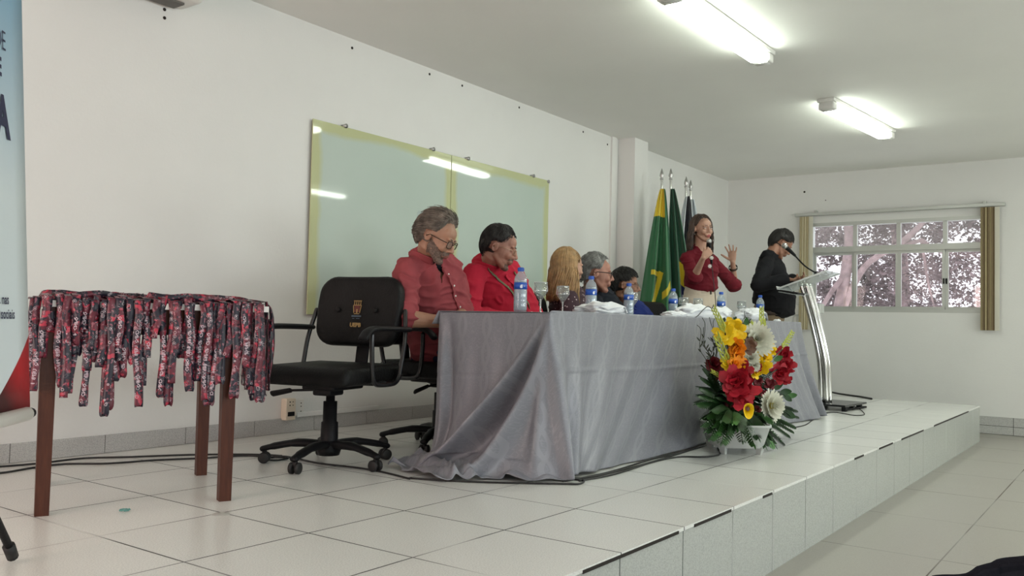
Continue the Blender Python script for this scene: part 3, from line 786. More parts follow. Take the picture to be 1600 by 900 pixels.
# ------------------------------------------------------------------ small wooden table
F0, F1, F2 = V((1.509, 3.059, 0)), V((2.083, 2.811, 0)), V((2.355, 3.355, 0)); F3 = F0+F2-F1
ea = (F1-F0).normalized(); eb = (F2-F1).normalized()
st = thing('small_table', 'small brown wooden table heaped with printed lanyards', 'table', (F0+F2)/2)
STZ = .735
cen = (F0+F2)/2
def out_(p, d=.02): q = (p-cen); return p+q.normalized()*d
for P in (F0, F1, F2, F3):
    g = G(); q = P+(cen-P).normalized()*.012
    rot = Matrix((ea, V((0, 0, 1)).cross(ea), V((0, 0, 1)))).transposed()
    for z0_, z1_, w0, w1 in ((0, STZ-.03, .044, .052),):
        vs = []
        for z, w in ((z0_, w0), (z1_, w1)):
            for sx, sy in ((-1, -1), (1, -1), (1, 1), (-1, 1)): vs.append(q+rot @ V((sx*w/2, sy*w/2, z)))
        g.add(vs, [(0, 3, 2, 1), (4, 5, 6, 7), (0, 1, 5, 4), (1, 2, 6, 5), (2, 3, 7, 6), (3, 0, 4, 7)])
    link('leg', g.mesh(), M['wood'], st, False, True)
def quad_slab(g, pts, z0, z1):
    vs = [V((p.x, p.y, z0)) for p in pts]+[V((p.x, p.y, z1)) for p in pts]
    g.add(vs, [(0, 3, 2, 1), (4, 5, 6, 7), (0, 1, 5, 4), (1, 2, 6, 5), (2, 3, 7, 6), (3, 0, 4, 7)])
E_ = [out_(p, .045) for p in (F0, F1, F2, F3)]
E_[1] = E_[1]+ea*.095; E_[2] = E_[2]+ea*.095
g = G(); quad_slab(g, E_, STZ-.022, STZ); link('tabletop', g.mesh(), M['white_edge'], st, False, True)
for a, b in ((F0, F1), (F1, F2), (F2, F3), (F3, F0)):
    d = (b-a).normalized(); n_ = V((d.y, -d.x, 0)); g = G(); quad_slab(g, [a+n_*.006, b+n_*.006, b-n_*.014, a-n_*.014], STZ-.115, STZ-.022); link('apron', g.mesh(), M['wood'], st, False, True)

# ------------------------------------------------------------------ printed lanyards
def lanyard_material():
    s = NT('printed_lanyard_ribbon', .45)
    uv = s.n('UVMap'); oi = s.n('ObjectInfo'); off = s.n('VectorMath', operation='ADD'); cc = s.n('CombineXYZ')
    s.l(s.math('MULTIPLY', oi.outputs['Random'], 13.7), cc.inputs[1]); s.l(uv.outputs[0], off.inputs[0]); s.l(cc.outputs[0], off.inputs[1])
    vec = off.outputs[0]
    sep = s.n('SeparateXYZ'); s.l(vec, sep.inputs[0])
    big = s.noise(22, 2, vec=vec); red = s.math('GREATER_THAN', big, .51)
    hot = s.math('GREATER_THAN', s.noise(34, 1, vec=vec), .60)
    c = s.mix(red, (.010, .008, .020), (.11, .010, .024)); c = s.mix(s.math('MULTIPLY', hot, red), c, (.42, .025, .055))
    vo = s.n('TexVoronoi'); vo.inputs['Scale'].default_value = 62; s.l(vec, vo.inputs['Vector'])
    d = vo.outputs['Distance']
    dot = s.math('LESS_THAN', d, .16)
    ring = s.math('LESS_THAN', s.math('ABSOLUTE', s.math('SUBTRACT', d, .36)), .05)
    sel = s.n('SeparateColor'); s.l(vo.outputs['Color'], sel.inputs[0])
    pick = s.math('GREATER_THAN', sel.outputs[0], .30)
    # geometric bands alternate with the lettered bands along the ribbon
    band = s.math('GREATER_THAN', s.math('FRACT', s.math('DIVIDE', sep.outputs[1], .20)), .55)
    pk = s.math('MULTIPLY', s.math('MULTIPLY', s.math('MAXIMUM', dot, s.math('MULTIPLY', ring, .55)), pick), s.math('MULTIPLY_ADD', band, .8, .2))
    c = s.mix(pk, c, (.62, .52, .56))
    tri = s.math('GREATER_THAN', s.noise(95, 0, vec=vec), .66); c = s.mix(s.math('MULTIPLY', tri, .6), c, (.35, .12, .16))
    s.base(c); s.bump(s.noise(500, 1, vec=vec), .1, .0005); return s.m
M['ribbon'] = lanyard_material(); M['print'] = mat('pale_print', (.55, .45, .50), .6)
TXT = text_mesh('CNPQ  UEPB  PRPGP  CNPQ', .0165, 0, .0003, 'LEFT', 1)
TXV = [v.co.copy() for v in TXT.vertices]; TXF = [tuple(p.vertices) for p in TXT.polygons]; TXL = max(v.x for v in TXV)
def ribbon(path, acr, w, name='ribbon', tw=None):
    """path: points, acr: width direction per point"""
    g = G(); K = len(path); cum = [0]
    for i in range(1, K): cum.append(cum[-1]+(path[i]-path[i-1]).length)
    W = []
    for i in range(K):
        t = (path[min(i+1, K-1)]-path[max(i-1, 0)]).normalized(); a = acr[i]-t*acr[i].dot(t); a.normalize(); W.append((a, t.cross(a)))
    for i in range(K): g.v += [path[i]-W[i][0]*(w/2), path[i]+W[i][0]*(w/2)]
    for i in range(K): g.v += [path[i]-W[i][0]*(w/2)+W[i][1]*.0012, path[i]+W[i][0]*(w/2)+W[i][1]*.0012]
    q = 2*K; uvf = []
    for i in range(K-1):
        a, b = 2*i, 2*i+2
        for f in ((a, a+1, b+1, b), (q+a, q+b, q+b+1, q+a+1), (a, b, q+b, q+a), (a+1, q+a+1, q+b+1, b+1)): g.face(*f)
    g.face(0, q, q+1, 1); e = 2*K-2; g.face(e, e+1, q+e+1, q+e)
    me = g.mesh(name); uvl = me.uv_layers.new(name='UVMap')
    for p in me.polygons:
        for li in p.loop_indices:
            vi = me.loops[li].vertex_index % q; uvl.data[li].uv = (w*(vi % 2), cum[vi//2])
    return me, cum, W
def lanyard(anchor, out, along, drop, w, sway, inside, lift, label, group, off, twist=0, split=.0, text_at=.02, layer=.003, flip=False):
    """over the table edge at anchor; out = away from the table, along = along the edge"""
    rr = R
    P = []
    z0 = STZ+.004+lift
    for k in range(6): f = 1-k/5; P.append(anchor-out*(inside*f+.004)+V((0, 0, z0+.010*math.sin(f*3)*(.5+lift*20)))+along*(sway*-.6*f))
    P.append(anchor+out*(layer*.7)+V((0, 0, z0-.004)))
    n = 12
    for k in range(1, n+1):
        f = k/n; P.append(anchor+out*(layer+.006*math.sin(f*5+off))+along*(sway*f*f+.004*math.sin(f*7+off))+V((0, 0, STZ-.010-drop*f)))
    # turn at the bottom and run back up behind, slightly splayed
    b = P[-1].copy()
    P.append(b+along*(split*.5)-out*.004+V((0, 0, -.010))); P.append(b+along*split-out*.010+V((0, 0, .0)))
    up = rr.uniform(.45, .9)*drop
    for k in range(1, 7): f = k/6; P.append(b+along*(split*(1-.5*f)-sway*f*.5)-out*(.010-.002*f)+V((0, 0, up*f)))
    C = curve_pts(P, 3); K = len(C); acr = []
    for i in range(K):
        f = i/K; a = twist*math.sin(f*5+off); acr.append(along*math.cos(a)+out*math.sin(a))
    me, cum, W = ribbon(C, acr, w)
    root = link('lanyard', me, M['ribbon'], None, True); tag(root, label, 'lanyard', group)
    # lettering follows the ribbon downwards
    edge_s = next(cum[i] for i in range(K) if C[i].z < STZ-.012 and i > 10)
    vs = []
    for v in TXV:
        s_ = edge_s+text_at+((TXL-v.x) if flip else v.x); c_ = (v.y-.006)*(-1 if flip else 1)
        if s_ > edge_s+drop-.02: s_ = None
        vs.append((s_, c_))
    g = G(); idx = {}
    import bisect
    def locate(s_, c_):
        i = min(max(bisect.bisect(cum, s_)-1, 0), K-2); f = (s_-cum[i])/max(1e-6, cum[i+1]-cum[i])
        p = C[i].lerp(C[i+1], f); a = W[i][0]; nn = W[i][1]; nn = nn if nn.dot(out) > 0 else -nn
        return p-a*c_+nn*.0017
    for f in TXF:
        if any(vs[i][0] is None for i in f): continue
        r_ = []
        for i in f:
            if i not in idx: idx[i] = len(g.v); g.v.append(locate(*vs[i]))
            r_.append(idx[i])
        g.face(*r_)
    if g.f and text_at >= 0: link('lettering', g.mesh(), M['print'], root, False)
    return root
n_f = V((ea.y, -ea.x, 0)); n_r = V((eb.y, -eb.x, 0))
E0, E1, E2, E3 = E_
front = [(44, 604), (52, 612), (62, 560), (76, 520), (92, 605), (100, 622), (108, 616), (113, 556), (119, 540), (129, 636), (133, 580), (138, 548), (146, 566), (155, 575), (165, 650), (170, 640), (178, 596), (184, 565), (194, 590), (203, 570), (213, 636), (222, 604), (230, 560), (240, 530), (250, 622), (258, 634), (266, 600), (277, 556), (285, 560), (293, 612), (300, 580), (308, 596), (316, 626), (322, 634), (330, 628), (337, 600), (344, 580), (352, 560), (362, 622), (367, 606), (374, 560), (382, 575), (388, 604), (394, 618), (401, 628), (407, 600)]
frozen = []
for i, (x, yb) in enumerate(front):
    p = on_plane(x, yb, E0, n_f); drop = max(.10, STZ-.012-p.z); a = E0+ea*((p-E0).dot(ea))
    s_ = R.uniform(-.012, .012); k_ = i % 3
    zone = 'left third of the table front' if x < 150 else ('middle of the table front' if x < 262 else 'right third of the table front'); grp = 'lanyards over the '+zone.split(',')[0]; lb = 'printed red and black lanyard over the '+zone
    if (x, yb) == (165, 650): grp = None; lb = 'longest red and black lanyard, hanging lowest at the middle of the table front'
    if (x, yb) == (129, 636): grp = None; lb = 'long dark lanyard with curled end, just left of the longest one'
    if (x, yb) == (213, 636): grp = None; lb = 'long narrow lanyard hanging alone right of the front middle'
    if (x, yb) == (362, 622): grp = None; lb = 'lanyard hanging down in front of the right front table leg'
    if (x, yb) == (44, 604): grp = None; lb = 'leftmost lanyard hanging beside the banner'
    lanyard(V((a.x, a.y, 0))-ea*s_, n_f, ea, drop-.012, R.uniform(.022, .027), s_, R.uniform(.10, .35), R.uniform(0, .016), lb, grp, R.uniform(0, 6), R.uniform(0, .55), R.uniform(-.016, .020), (R.uniform(.01, .16) if R.random() < .6 else -1), .004+.0075*k_+R.uniform(0, .003), R.random() < .5)
side = [(.10, 600), (.15, 625), (.20, 610), (.25, 640), (.30, 590), (.36, 622), (.42, 612), (.48, 626), (.54, 600), (.60, 618), (.66, 605), (.72, 600), (.78, 606), (.84, 596), (.90, 600), (.97, 590)]
Ls = (E2-E1).length
for i, (f, yb) in enumerate(side):
    a = E1+eb*(Ls*f)
    lanyard(V((a.x, a.y, 0)), n_r, eb, R.uniform(.27, .38), R.uniform(.022, .027), R.uniform(-.02, .02), R.uniform(.10, .35), R.uniform(0, .016),
            'red and black printed lanyard bunched over the right edge of the wooden table', 'lanyards bunched over the right edge', R.uniform(0, 6), R.uniform(.2, .7), R.uniform(-.01, .016), (R.uniform(.01, .12) if R.random() < .6 else -1), .004+.016*(i % 4), R.random() < .5)
for i in range(9):   # the tangle lying on the table top, loops standing up a little
    c = cen+ea*R.uniform(-.24, .24)+eb*R.uniform(-.24, .24); P = []
    a0 = R.uniform(0, 6); rr_ = R.uniform(.07, .16)
    for k in range(14): a = a0+k*.5; P.append(V((c.x, c.y, 0))+(ea*math.cos(a)+eb*math.sin(a)*.6)*rr_*(1+.2*math.sin(k*1.7))+V((0, 0, STZ+.012+.012*(1+math.sin(k*1.3+i))*.7)))
    me, _, _ = ribbon(curve_pts(P, 3), [V((0, 0, 1))*.3+ea*.2+(P[0]-c)*.1]*40, .026)
    o = link('lanyard', me, M['ribbon']); tag(o, 'red and black lanyard lying tangled on top of the wooden table', 'lanyard', 'lanyards heaped on the table top')

# ------------------------------------------------------------------ banner on its stand
bdv = V((math.cos(rad(44)), math.sin(rad(44)), 0)); bn = V((bdv.y, -bdv.x, 0)); BP = V((1.20, 2.50, 0)); up = (V((0, 0, 1))-bn*.062).normalized()
def bpt(s_, z, o=0): return BP+bdv*s_+up*((z-.42)/up.z)+V((0, 0, .42))+bn*o
def banner_material():
    s = NT('banner_print', .5); uv = s.n('UVMap'); sep = s.n('SeparateXYZ'); s.l(uv.outputs[0], sep.inputs[0]); u, v = sep.outputs[0], sep.outputs[1]
    c = s.mix(s.ramp(s.math('ADD', v, s.math('MULTIPLY', s.noise(2, 2, vec=uv.outputs[0]), .1)), 1.05, 1.75), (.60, .66, .68), (.08, .27, .43))
    # red wave rising along the lower right corner
    du = s.math('SUBTRACT', .02, u); h = s.math('SUBTRACT', .66, s.math('MULTIPLY', s.math('POWER', s.math('MAXIMUM', s.math('MULTIPLY', du, 4.2), 0.0), .75), .20))
    inr = s.math('LESS_THAN', v, h)
    shade = s.ramp(s.math('ADD', s.math('SUBTRACT', u, -.16), s.math('SUBTRACT', v, .50)), -.04, .13)
    c = s.mix(inr, c, s.mix(shade, (.055, .004, .006), (.42, .010, .014)))
    s.base(c); return s.m
M['banner'] = banner_material(); M['navy'] = mat('navy_print', (.012, .014, .055), .6)
bt_ = thing('banner_stand', 'tall banner at the left edge with navy lettering and red corner', 'banner', tuple(BP-bdv*.45))
W_ = .90; ZB, ZT = .43, 2.20
g = G(); g.grid(lambda u, v: bpt(-W_+W_*u, ZB+(ZT-ZB)*v, -.002), 12, 20, .0015); me = g.mesh(); uvl = me.uv_layers.new(name='UVMap')
for lp in me.loops:
    q = me.vertices[lp.vertex_index].co; uvl.data[lp.index].uv = ((q-BP).dot(bdv), q.z)
sheet = link('banner_sheet', me, M['banner'], bt_, True, True)
for z, r_ in ((ZB-.016, .019), (ZT+.01, .014)):
    g = G(); g.loft([bpt(-W_-.01, z), bpt(-.028, z)], [r_], n=16, cap='flat'); rl = link('rod', g.mesh(), M['white_plastic'], bt_, True, True)
    g = G(); g.loft([bpt(-.028, z), bpt(-.002, z)], [r_*.75], n=12); link('end_cap', g.mesh(), M['black'], rl, True, True)
mid = BP-bdv*.30; foot = V((1.19, 2.545, 0))
g = G(); g.cyl(mid-bn*.04+V((0, 0, .30)), mid-bn*.10+V((0, 0, 2.20)), .011); link('pole', g.mesh(), M['black'], bt_, True, True)
top_ = mid-bn*.04+V((0, 0, .36))
for q in (foot, mid-bdv*.30+bn*.05, mid-bn*.42+bdv*.05):
    q = V((q.x, q.y, 0)); d = (q-top_)
    g = G(); g.loft([top_, q+V((0, 0, .020))-d*.02], [.011], n=10); lg = link('leg', g.mesh(), M['black'], bt_, True, True)
    g = G(); g.loft([q-d.normalized()*.045+V((0, 0, .018)), q+V((0, 0, .014))], [.0165, .0155], n=10, cap='flat'); link('rubber_foot', g.mesh(), M['rubber'], lg, True, True)
def banner_text(s, size, s_right, z_base, bold, xs=1.0):
    me = text_mesh(s, size, .0001, bold, 'RIGHT', 8, 1.0+(.12 if bold > .0005 else 0)); me.transform(Matrix.Scale(xs, 4, (1, 0, 0)))
    for v in me.vertices: q = v.co.copy(); v.co = bpt(s_right+q.x, z_base+q.y, .0012+q.z)
    link('lettering', me, M['navy'], sheet, False, True)
banner_text('ESTADUAL DE', .076, -.118, 1.385, -.0008, .72); banner_text('S DE', .068, -.148, 1.312, .0022, .85)
banner_text('CA', .150, -.106, 1.155, .0055, .78); banner_text('ga nas', .036, -.132, .712, .0006, .80); banner_text('sociais', .036, -.097, .674, .0006, .78)

# ------------------------------------------------------------------ bottles and glasses
M['pet'] = thin_glass('bottle_plastic', (.86, .92, .95), .10, haze=(.55, .64, .70), hz=.30, rough=.08)
M['water'] = thin_glass('water', (.80, .88, .92), .04, haze=(.50, .60, .66), hz=.40, rough=.02)
M['crystal'] = thin_glass('glass', (.93, .95, .95), .10, haze=(.7, .75, .75), hz=.05, rough=.03)
M['rimglass'] = thin_glass('glass_rim', (.9, .92, .92), .30, haze=(.85, .88, .88), hz=.55, rough=.1)
TOPZ = TZ+.005
def bottle(label, x, y, rz=0):
    t = thing('water_bottle', label, 'bottle', (x, y, TOPZ), rz, 'water bottles along the table')
    g = G(); g.lathe([(0, .006), (.022, 0), (.029, .004), (.0315, .016), (.0315, .05), (.0302, .056), (.0315, .062), (.0315, .10), (.0305, .104), (.0305, .142), (.0315, .146), (.0305, .155), (.026, .170), (.018, .182), (.0135, .188), (.0135, .196)], n=28); link('bottle_body', g.mesh(), M['pet'], t)
    g = G(); g.lathe([(0, .008), (.0295, .010), (.0300, .05), (.0300, .10), (.0292, .140), (.029, .150), (0, .150)], n=24); link('water', g.mesh(), M['water'], t)
    g = G(); g.lathe([(.0312, .108), (.0318, .108), (.0318, .140), (.0312, .140)], n=28); lb_ = link('bottle_label', g.mesh(), M['blue'], t)
    g = G()
    def onl(a, z): return V((.0322*math.cos(a), .0322*math.sin(a), z))
    for (a0, a1, z0, z1) in ((3.75, 3.85, .114, .124), (3.97, 4.05, .114, .131), (4.2, 4.6, .128, .1295), (4.2, 4.5, .122, .1235), (4.9, 5.3, .117, .119), (4.9, 5.2, .124, .126)):
        g.add([onl(a0, z0), onl(a1, z0), onl(a1, z1), onl(a0, z1)], [(0, 1, 2, 3)])
    dp = [onl(3.80+.085*math.sin(q)*(1 if True else 0), .1215+.0075*math.cos(q)*(1.25 if math.cos(q) > 0 else .9)) for q in [2*math.pi*k/14 for k in range(14)]]
    dp = [V((.0323*math.cos(3.86+.20*math.sin(q)*(1-.5*max(0, math.cos(q)))), .0323*math.sin(3.86+.20*math.sin(q)*(1-.5*max(0, math.cos(q)))), .121+.009*math.cos(q))) for q in [2*math.pi*k/14 for k in range(14)]]
    g.add(dp, [tuple(range(14))]); link('drop_mark', g.mesh(), M['label_white'], lb_, False)
    g = G(); g.lathe([(0, .212), (.0135, .212), (.0150, .209), (.0150, .194), (.0135, .193)], n=24); 
    for k in range(20): a = 2*math.pi*k/20; g.box((.0150*math.cos(a), .0150*math.sin(a), .2015), (.0015, .0015, .013))
    link('cap', g.mesh(), M['blue'], t, False); return t
for (x, y, l, rz) in [(3.40, 2.407, 'blue-capped water bottle nearest the camera, beside the man in red', 0), (4.103, 2.435, 'blue-capped water bottle in front of the blonde woman and the grey-haired man', .3), (4.84, 2.60, 'blue-capped water bottle in front of the young man in blue', -.3),
                      (5.558, 2.64, 'blue-capped water bottle in front of the flags and empty chair', .2), (6.098, 2.514, 'blue-capped water bottle just right of the standing woman', .1), (6.70, 2.44, 'farthest blue-capped water bottle, in front of the lectern man', -.2)]:
    bottle(l, x, y, rz)
def glass(label, x, y, z, water=True, rz=0):
    t = thing('water_goblet', label, 'glass', (x, y, z), rz, 'stemmed glasses along the table')
    g = G(); g.lathe([(0, .003), (.030, .001), (.031, .003), (.006, .009), (.0042, .020), (.0042, .055), (.007, .068), (.022, .090), (.036, .112), (.0365, .116), (.0335, .160), (.0330, .160), (.0355, .1165), (.034, .112), (.021, .092), (.0, .078)], n=28); link('goblet', g.mesh(), M['crystal'], t)
    g = G(); g.loft([V((.0333*math.cos(a), .0333*math.sin(a), .160)) for a in [2*math.pi*k/28 for k in range(28)]], [.0013], n=6, close=True)
    g.loft([V((.0364*math.cos(a), .0364*math.sin(a), .115)) for a in [2*math.pi*k/28 for k in range(28)]], [.0010], n=6, close=True)
    for a in (2.2, 5.4): g.loft([V((.0364*math.cos(a), .0364*math.sin(a), .115)), V((.0333*math.cos(a), .0333*math.sin(a), .160))], [.0010], n=6)
    link('rim', g.mesh(), M['rimglass'], t)
    g = G(); g.loft([V((.0304*math.cos(a), .0304*math.sin(a), .003)) for a in [2*math.pi*k/28 for k in range(28)]], [.0012], n=6, close=True); g.cyl((0, 0, .001), (0, 0, .075), .004, 10); g.lathe([(0, .002), (.0304, .002), (.0304, .0035), (0, .006)], n=24); link('stem', g.mesh(), M['rimglass'], t)
    return t
for (x, y, l) in [(3.74, 2.52, 'stemmed glass left of the blonde woman, nearest the camera'), (4.14, 2.64, 'stemmed glass in front of the blonde woman, second from the camera'), (5.00, 2.66, 'stemmed glass just right of the bottle before the young man'),
                  (5.86, 2.70, 'stemmed glass before the standing woman, left of her hips'), (6.02, 2.66, 'stemmed glass before the standing woman, under her belt'), (6.62, 2.56, 'stemmed glass left of the farthest bottle')]:
    glass(l, x, y, TOPZ)
# crumpled white cloth bundles
def bundle(label, c, rx, ry, h, seed, rz=0, group='white cloth bundles on the table'):
    g = G(); g.ell((0, 0, 0), (1, 1, 1), nu=48, nv=28)
    for i, q in enumerate(g.v):
        n1 = noise.noise(q*1.7+V((seed, 0, 0))); n2 = abs(noise.noise(q*3.6+V((0, seed, 0)))); n3 = noise.noise(q*7+V((0, 0, seed)))
        s_ = 1+.28*n1-.35*n2+.07*n3; p = V((q.x*rx*s_*(1+.15*math.cos(3*math.atan2(q.y, q.x)+seed)), q.y*ry*s_, q.z*h*.5*s_))
        p.z = max(p.z, -h*.30); g.v[i] = p+V((0, 0, h*.30))
    g.xf(Matrix.Rotation(rz, 4, 'Z')); me = g.mesh(); o = link('cloth_bundle', me, M['white']); o.location = c; tag(o, label, 'cloth', group)
    # a loose corner folded over the top
    g = G(); cr = [V((-rx*.7, -ry*.2, h*.55)), V((-rx*.1, -ry*.5, h*.80)), V((rx*.5, -ry*.3, h*.62)), V((rx*1.05, 0, h*.25))]
    g.grid(lambda u, v: catmull(cr, u)+V((0, (v-.5)*ry*1.1, -abs(v-.5)*h*.5+.004*math.sin(u*14+v*6))), 22, 8, .003); g.xf(Matrix.Rotation(rz, 4, 'Z')); link('folded_corner', g.mesh(), M['white'], o)
    return o
bundle('long crumpled white cloth in front of the blonde woman', (4.02, 2.32, TOPZ), .20, .12, .085, 1.3, .15)
bundle('low white cloth in front of the young man in blue', (4.98, 2.36, TOPZ), .12, .08, .055, 4.1, .4)
bundle('white cloth bundle with a black cable, before the standing woman', (5.42, 2.42, TOPZ), .20, .10, .125, 7.7, -.2)
bundle('white cloth bundle below the standing woman, behind the flower buds', (5.88, 2.44, TOPZ), .12, .09, .125, 9.2, .2)
bundle('farthest white cloth bundle, behind the white chrysanthemum', (6.28, 2.36, TOPZ), .20, .11, .125, 12.5, 0)
bundle('small white napkin near the far end of the table', (6.62, 2.28, TOPZ), .035, .03, .03, 15, 0)
g = G(); g.loft(curve_pts([(4.98, 2.30, TOPZ+.004), (5.10, 2.27, TOPZ+.010), (5.25, 2.285, TOPZ+.06), (5.36, 2.30, TOPZ+.085), (5.45, 2.31, TOPZ+.075), (5.50, 2.32, TOPZ+.10)], 8), [.0028], n=8)
tag(link('cable', g.mesh(), M['cable']), 'thin black cable trailing over the white cloth before the empty chair', 'cable')
UPV = V((0, 0, 1))
# ------------------------------------------------------------------ lectern with its microphone
LT = on_y(1262, 440, 2.44); LB = V((7.98, 2.28, 0))
M['acrylic'] = thin_glass('clear_acrylic', (.92, .95, .95), .10, haze=(.75, .8, .8), hz=.22, rough=.05)
t = thing('lectern', 'chrome tube lectern with clear acrylic top on a black base', 'lectern', LB)
axx = V((.93, -.20, 0)).normalized()
def tube_pair(o_, name):
    for s in (-1, 1):
        b = V((LB.x, LB.y, .055))+axx*(s*.030)+V((0, o_, 0)); c = V((LT.x, LT.y, LT.z-.02))+axx*(s*.030)+V((0, o_, 0))
        m1 = b.lerp(c, .33)+V((-.0, -.045, 0)); m2 = b.lerp(c, .66)+V((-.0, -.035, 0))
        g = G(); g.loft(curve_pts([b, m1, m2, c], 8), [.021], n=18, cap='flat'); link('chrome_tube', g.mesh(), M['chrome'], t, True, True)
tube_pair(0, 'tube'); tube_pair(.045, 'tube')
g = G(); bc = V((LB.x+.10, LB.y-.03, 0)); rot = Matrix.Rotation(rad(-4), 3, 'Z')
g.rbox(bc+V((0, 0, .048)), (.56, .38, .018), .004, rot); bs = link('base_plate', g.mesh(), M['black_gloss'], t, False, True)
for dx in (-.24, .0, .24):
    for dy in (-.15, .15):
        g = G(); g.rbox(bc+V((dx, dy, .020)), (.05, .04, .040), .006, rot); link('foot', g.mesh(), M['black'], bs, False, True)
g = G(); g.rbox(bc+V((.05, -.16, .012)), (.44, .04, .016), .003, Matrix.Rotation(rad(-8), 3, 'Z')); link('lower_bar', g.mesh(), M['black'], bs, False, True)
# acrylic reading top (slanted towards the speaker) and small inner shelf
nx_ = V((1, 0, 0)); sl = V((0, .94, -.34)); TP = V((LT.x+.03, LT.y+.00, LT.z+.005))
def slab(c, a, b, wa, wb, th):
    n_ = a.cross(b).normalized(); g = G(); rot = Matrix((a, b, n_)).transposed(); g.rbox(c, (wa, wb, th), .002, rot, 1); return g
g = slab(TP, nx_, sl, .42, .46, .008); tp = link('acrylic_top', g.mesh(), M['acrylic'], t, False, True)
g = slab(TP+sl*.23+V((0, 0, .01)), nx_, sl, .42, .006, .03); link('lip', g.mesh(), M['rimglass'], tp, False, True)
for s in (-1, 1):
    g = slab(TP+nx_*(s*.21), nx_, sl, .006, .46, .014); link('polished_edge', g.mesh(), M['rimglass'], tp, False, True)
g = G(); g.rbox(on_y(1276, 482, 2.40), (.125, .10, .085), .006); link('clamp_box', g.mesh(), M['alu'], t, False, True)
g = G(); g.rbox(on_y(1238, 457, 2.52), (.20, .16, .016), .004, Matrix.Rotation(rad(10), 3, 'X')); tag(link('folder', g.mesh(), M['black'], None, False), 'black folder lying on the shelf below the lectern top', 'folder')
g = G(); cc_ = on_y(1238, 457, 2.52)-UPV*.014; g.rbox(cc_, (.22, .18, .006), .002, Matrix.Rotation(rad(10), 3, 'X')); g.cyl(cc_+V((.1, -.1, 0)), V((LT.x, LT.y+.05, LT.z-.10)), .006); link('acrylic_shelf', g.mesh(), M['acrylic'], t, False, True)
mb = V((TP.x+.10, TP.y-.08, TP.z+.03)); mh = on_y(1226, 384, 2.60)
mb = on_y(1275, 430, 2.44)
t = thing('microphone_stand', 'black gooseneck microphone with silver head on the lectern', 'microphone', mb)
g = G(); g.lathe([(0, 0), (.030, 0), (.030, .008), (.012, .035), (.006, .05), (0, .05)], mb-V((0, 0, .014)), 16); link('mount', g.mesh(), M['black'], t, True, True)
dm = (mh-mb)
g = G(); g.loft(curve_pts([mb+V((0, 0, .02)), mb+dm*.35+V((0, 0, -.01)), mb+dm*.72], 6), [.007], n=8); link('gooseneck', g.mesh(), M['black'], t, True, True)
g = G(); g.loft([mb+dm*.68, mb+dm*.74, mb+dm*.93], [.012, .014, .020], n=14); link('handle', g.mesh(), M['black'], t, True, True)
g = G(); g.ell(mh, (.027, .027, .027)); link('head', g.mesh(), M['steel'], t, True, True)
# ------------------------------------------------------------------ flags
FC = {k: mat('flag_'+k, c, .7, sheen=.3) for k, c in dict(green=(.015, .13, .045), dgreen=(.010, .085, .04), yellow=(.72, .55, .02), blue=(.012, .02, .11), white=(.62, .66, .68), black=(.010, .010, .016), red=(.42, .010, .022)).items()}
def flag(label, top, foot, width, cols, paint, L, seed, lean=0, z_top=None, spread=.5):
    t = thing('flag', label, 'flag', foot, group='flags on poles by the pillar')
    top = V(top); foot = V(foot)
    g = G(); g.loft([foot, top], [.013], n=12); link('pole', g.mesh(), M['chrome'], t, True, True)
    d = (top-foot).normalized()
    g = G(); g.lathe([(0, 0), (.016, 0), (.018, .012), (.010, .02), (.022, .035), (.018, .06), (.006, .10), (0, .115)], top, 12); link('finial', g.mesh(), M['steel'], t, True, True)
    g = G(); vr = V((.585, -.81, 0)); dp = V((.81, .585, 0))
    nu, nv = 130, 170; mi = []
    z1 = (z_top or top.z-.10); rr = random.Random(seed); ph = rr.uniform(0, 6)
    def f(u, v):
        w = width*(.10+.90*v**.75); z = z1-L*v
        c = foot+d*((z-foot.z)/d.z)
        x = (u-spread)*w+lean*v
        y = (.035+.03*v)*math.sin(u*4*math.pi+ph+v*.8)*(.35+v)+.012*math.sin(u*9*math.pi+ph*2)
        return c+vr*x+dp*(y-.075)+V((0, 0, .05*v*math.sin(u*5+ph)-.10*abs(u-spread)*v))
    g.grid(f, nu, nv, .002); q = 0
    for j in range(nv):
        for i in range(nu): mi.append(paint(i/nu, j/nv))
    g.mi = mi+mi+[0]*(len(g.f)-2*len(mi)); me = g.mesh()
    for c in cols: me.materials.append(FC[c])
    link('cloth', me, None, t, True, True)
    g = G(); g.lathe([(0, 0), (.11, 0), (.10, .02), (.03, .04), (.018, .09), (0, .09)], V((foot.x, foot.y, 0)), 18); link('base', g.mesh(), M['black'], t, True, True)
def fp(x, y, Y, zf=0): p = on_y(x, y, Y); return p
a = on_y(1034, 281, 3.76); flag('green flag with yellow top and slanting yellow blades, leftmost', a, (a.x-.02, a.y, 0), .40, ['green', 'yellow', 'dgreen'],
    lambda u, v: 1 if (v < .16 and u < .75) or (abs((u-.34)+(v-.72)*1.15) < .075 and .48 < v < .93) or (abs(v-.50) < .012 and .22 < u < .60) or (abs(v-.58+.25*(u-.8)) < .022 and .66 < u < .95) else (2 if u > .93 else 0), 1.60, 1, lean=-.03, spread=.55)
a = on_y(1048, 281, 3.74); flag('dark green flag with yellow and blue folds, second from left', a, (a.x+.0, a.y, 0), .34, ['dgreen', 'yellow', 'blue', 'white', 'green'],
    lambda u, v: 1 if (.47 < v < .62 and u > .52+.0*v) or (v > .55 and u > .80+.1*(v-.55)) else (2 if v > .60 and .52 < u < .82 and not (abs(u-.66-.1*(v-.8)) < .06 and v > .68) else (3 if v > .68 and abs(u-.66-.1*(v-.8)) < .06 else (0 if u > .15 else 4))), 1.50, 2, lean=.09, spread=.35)
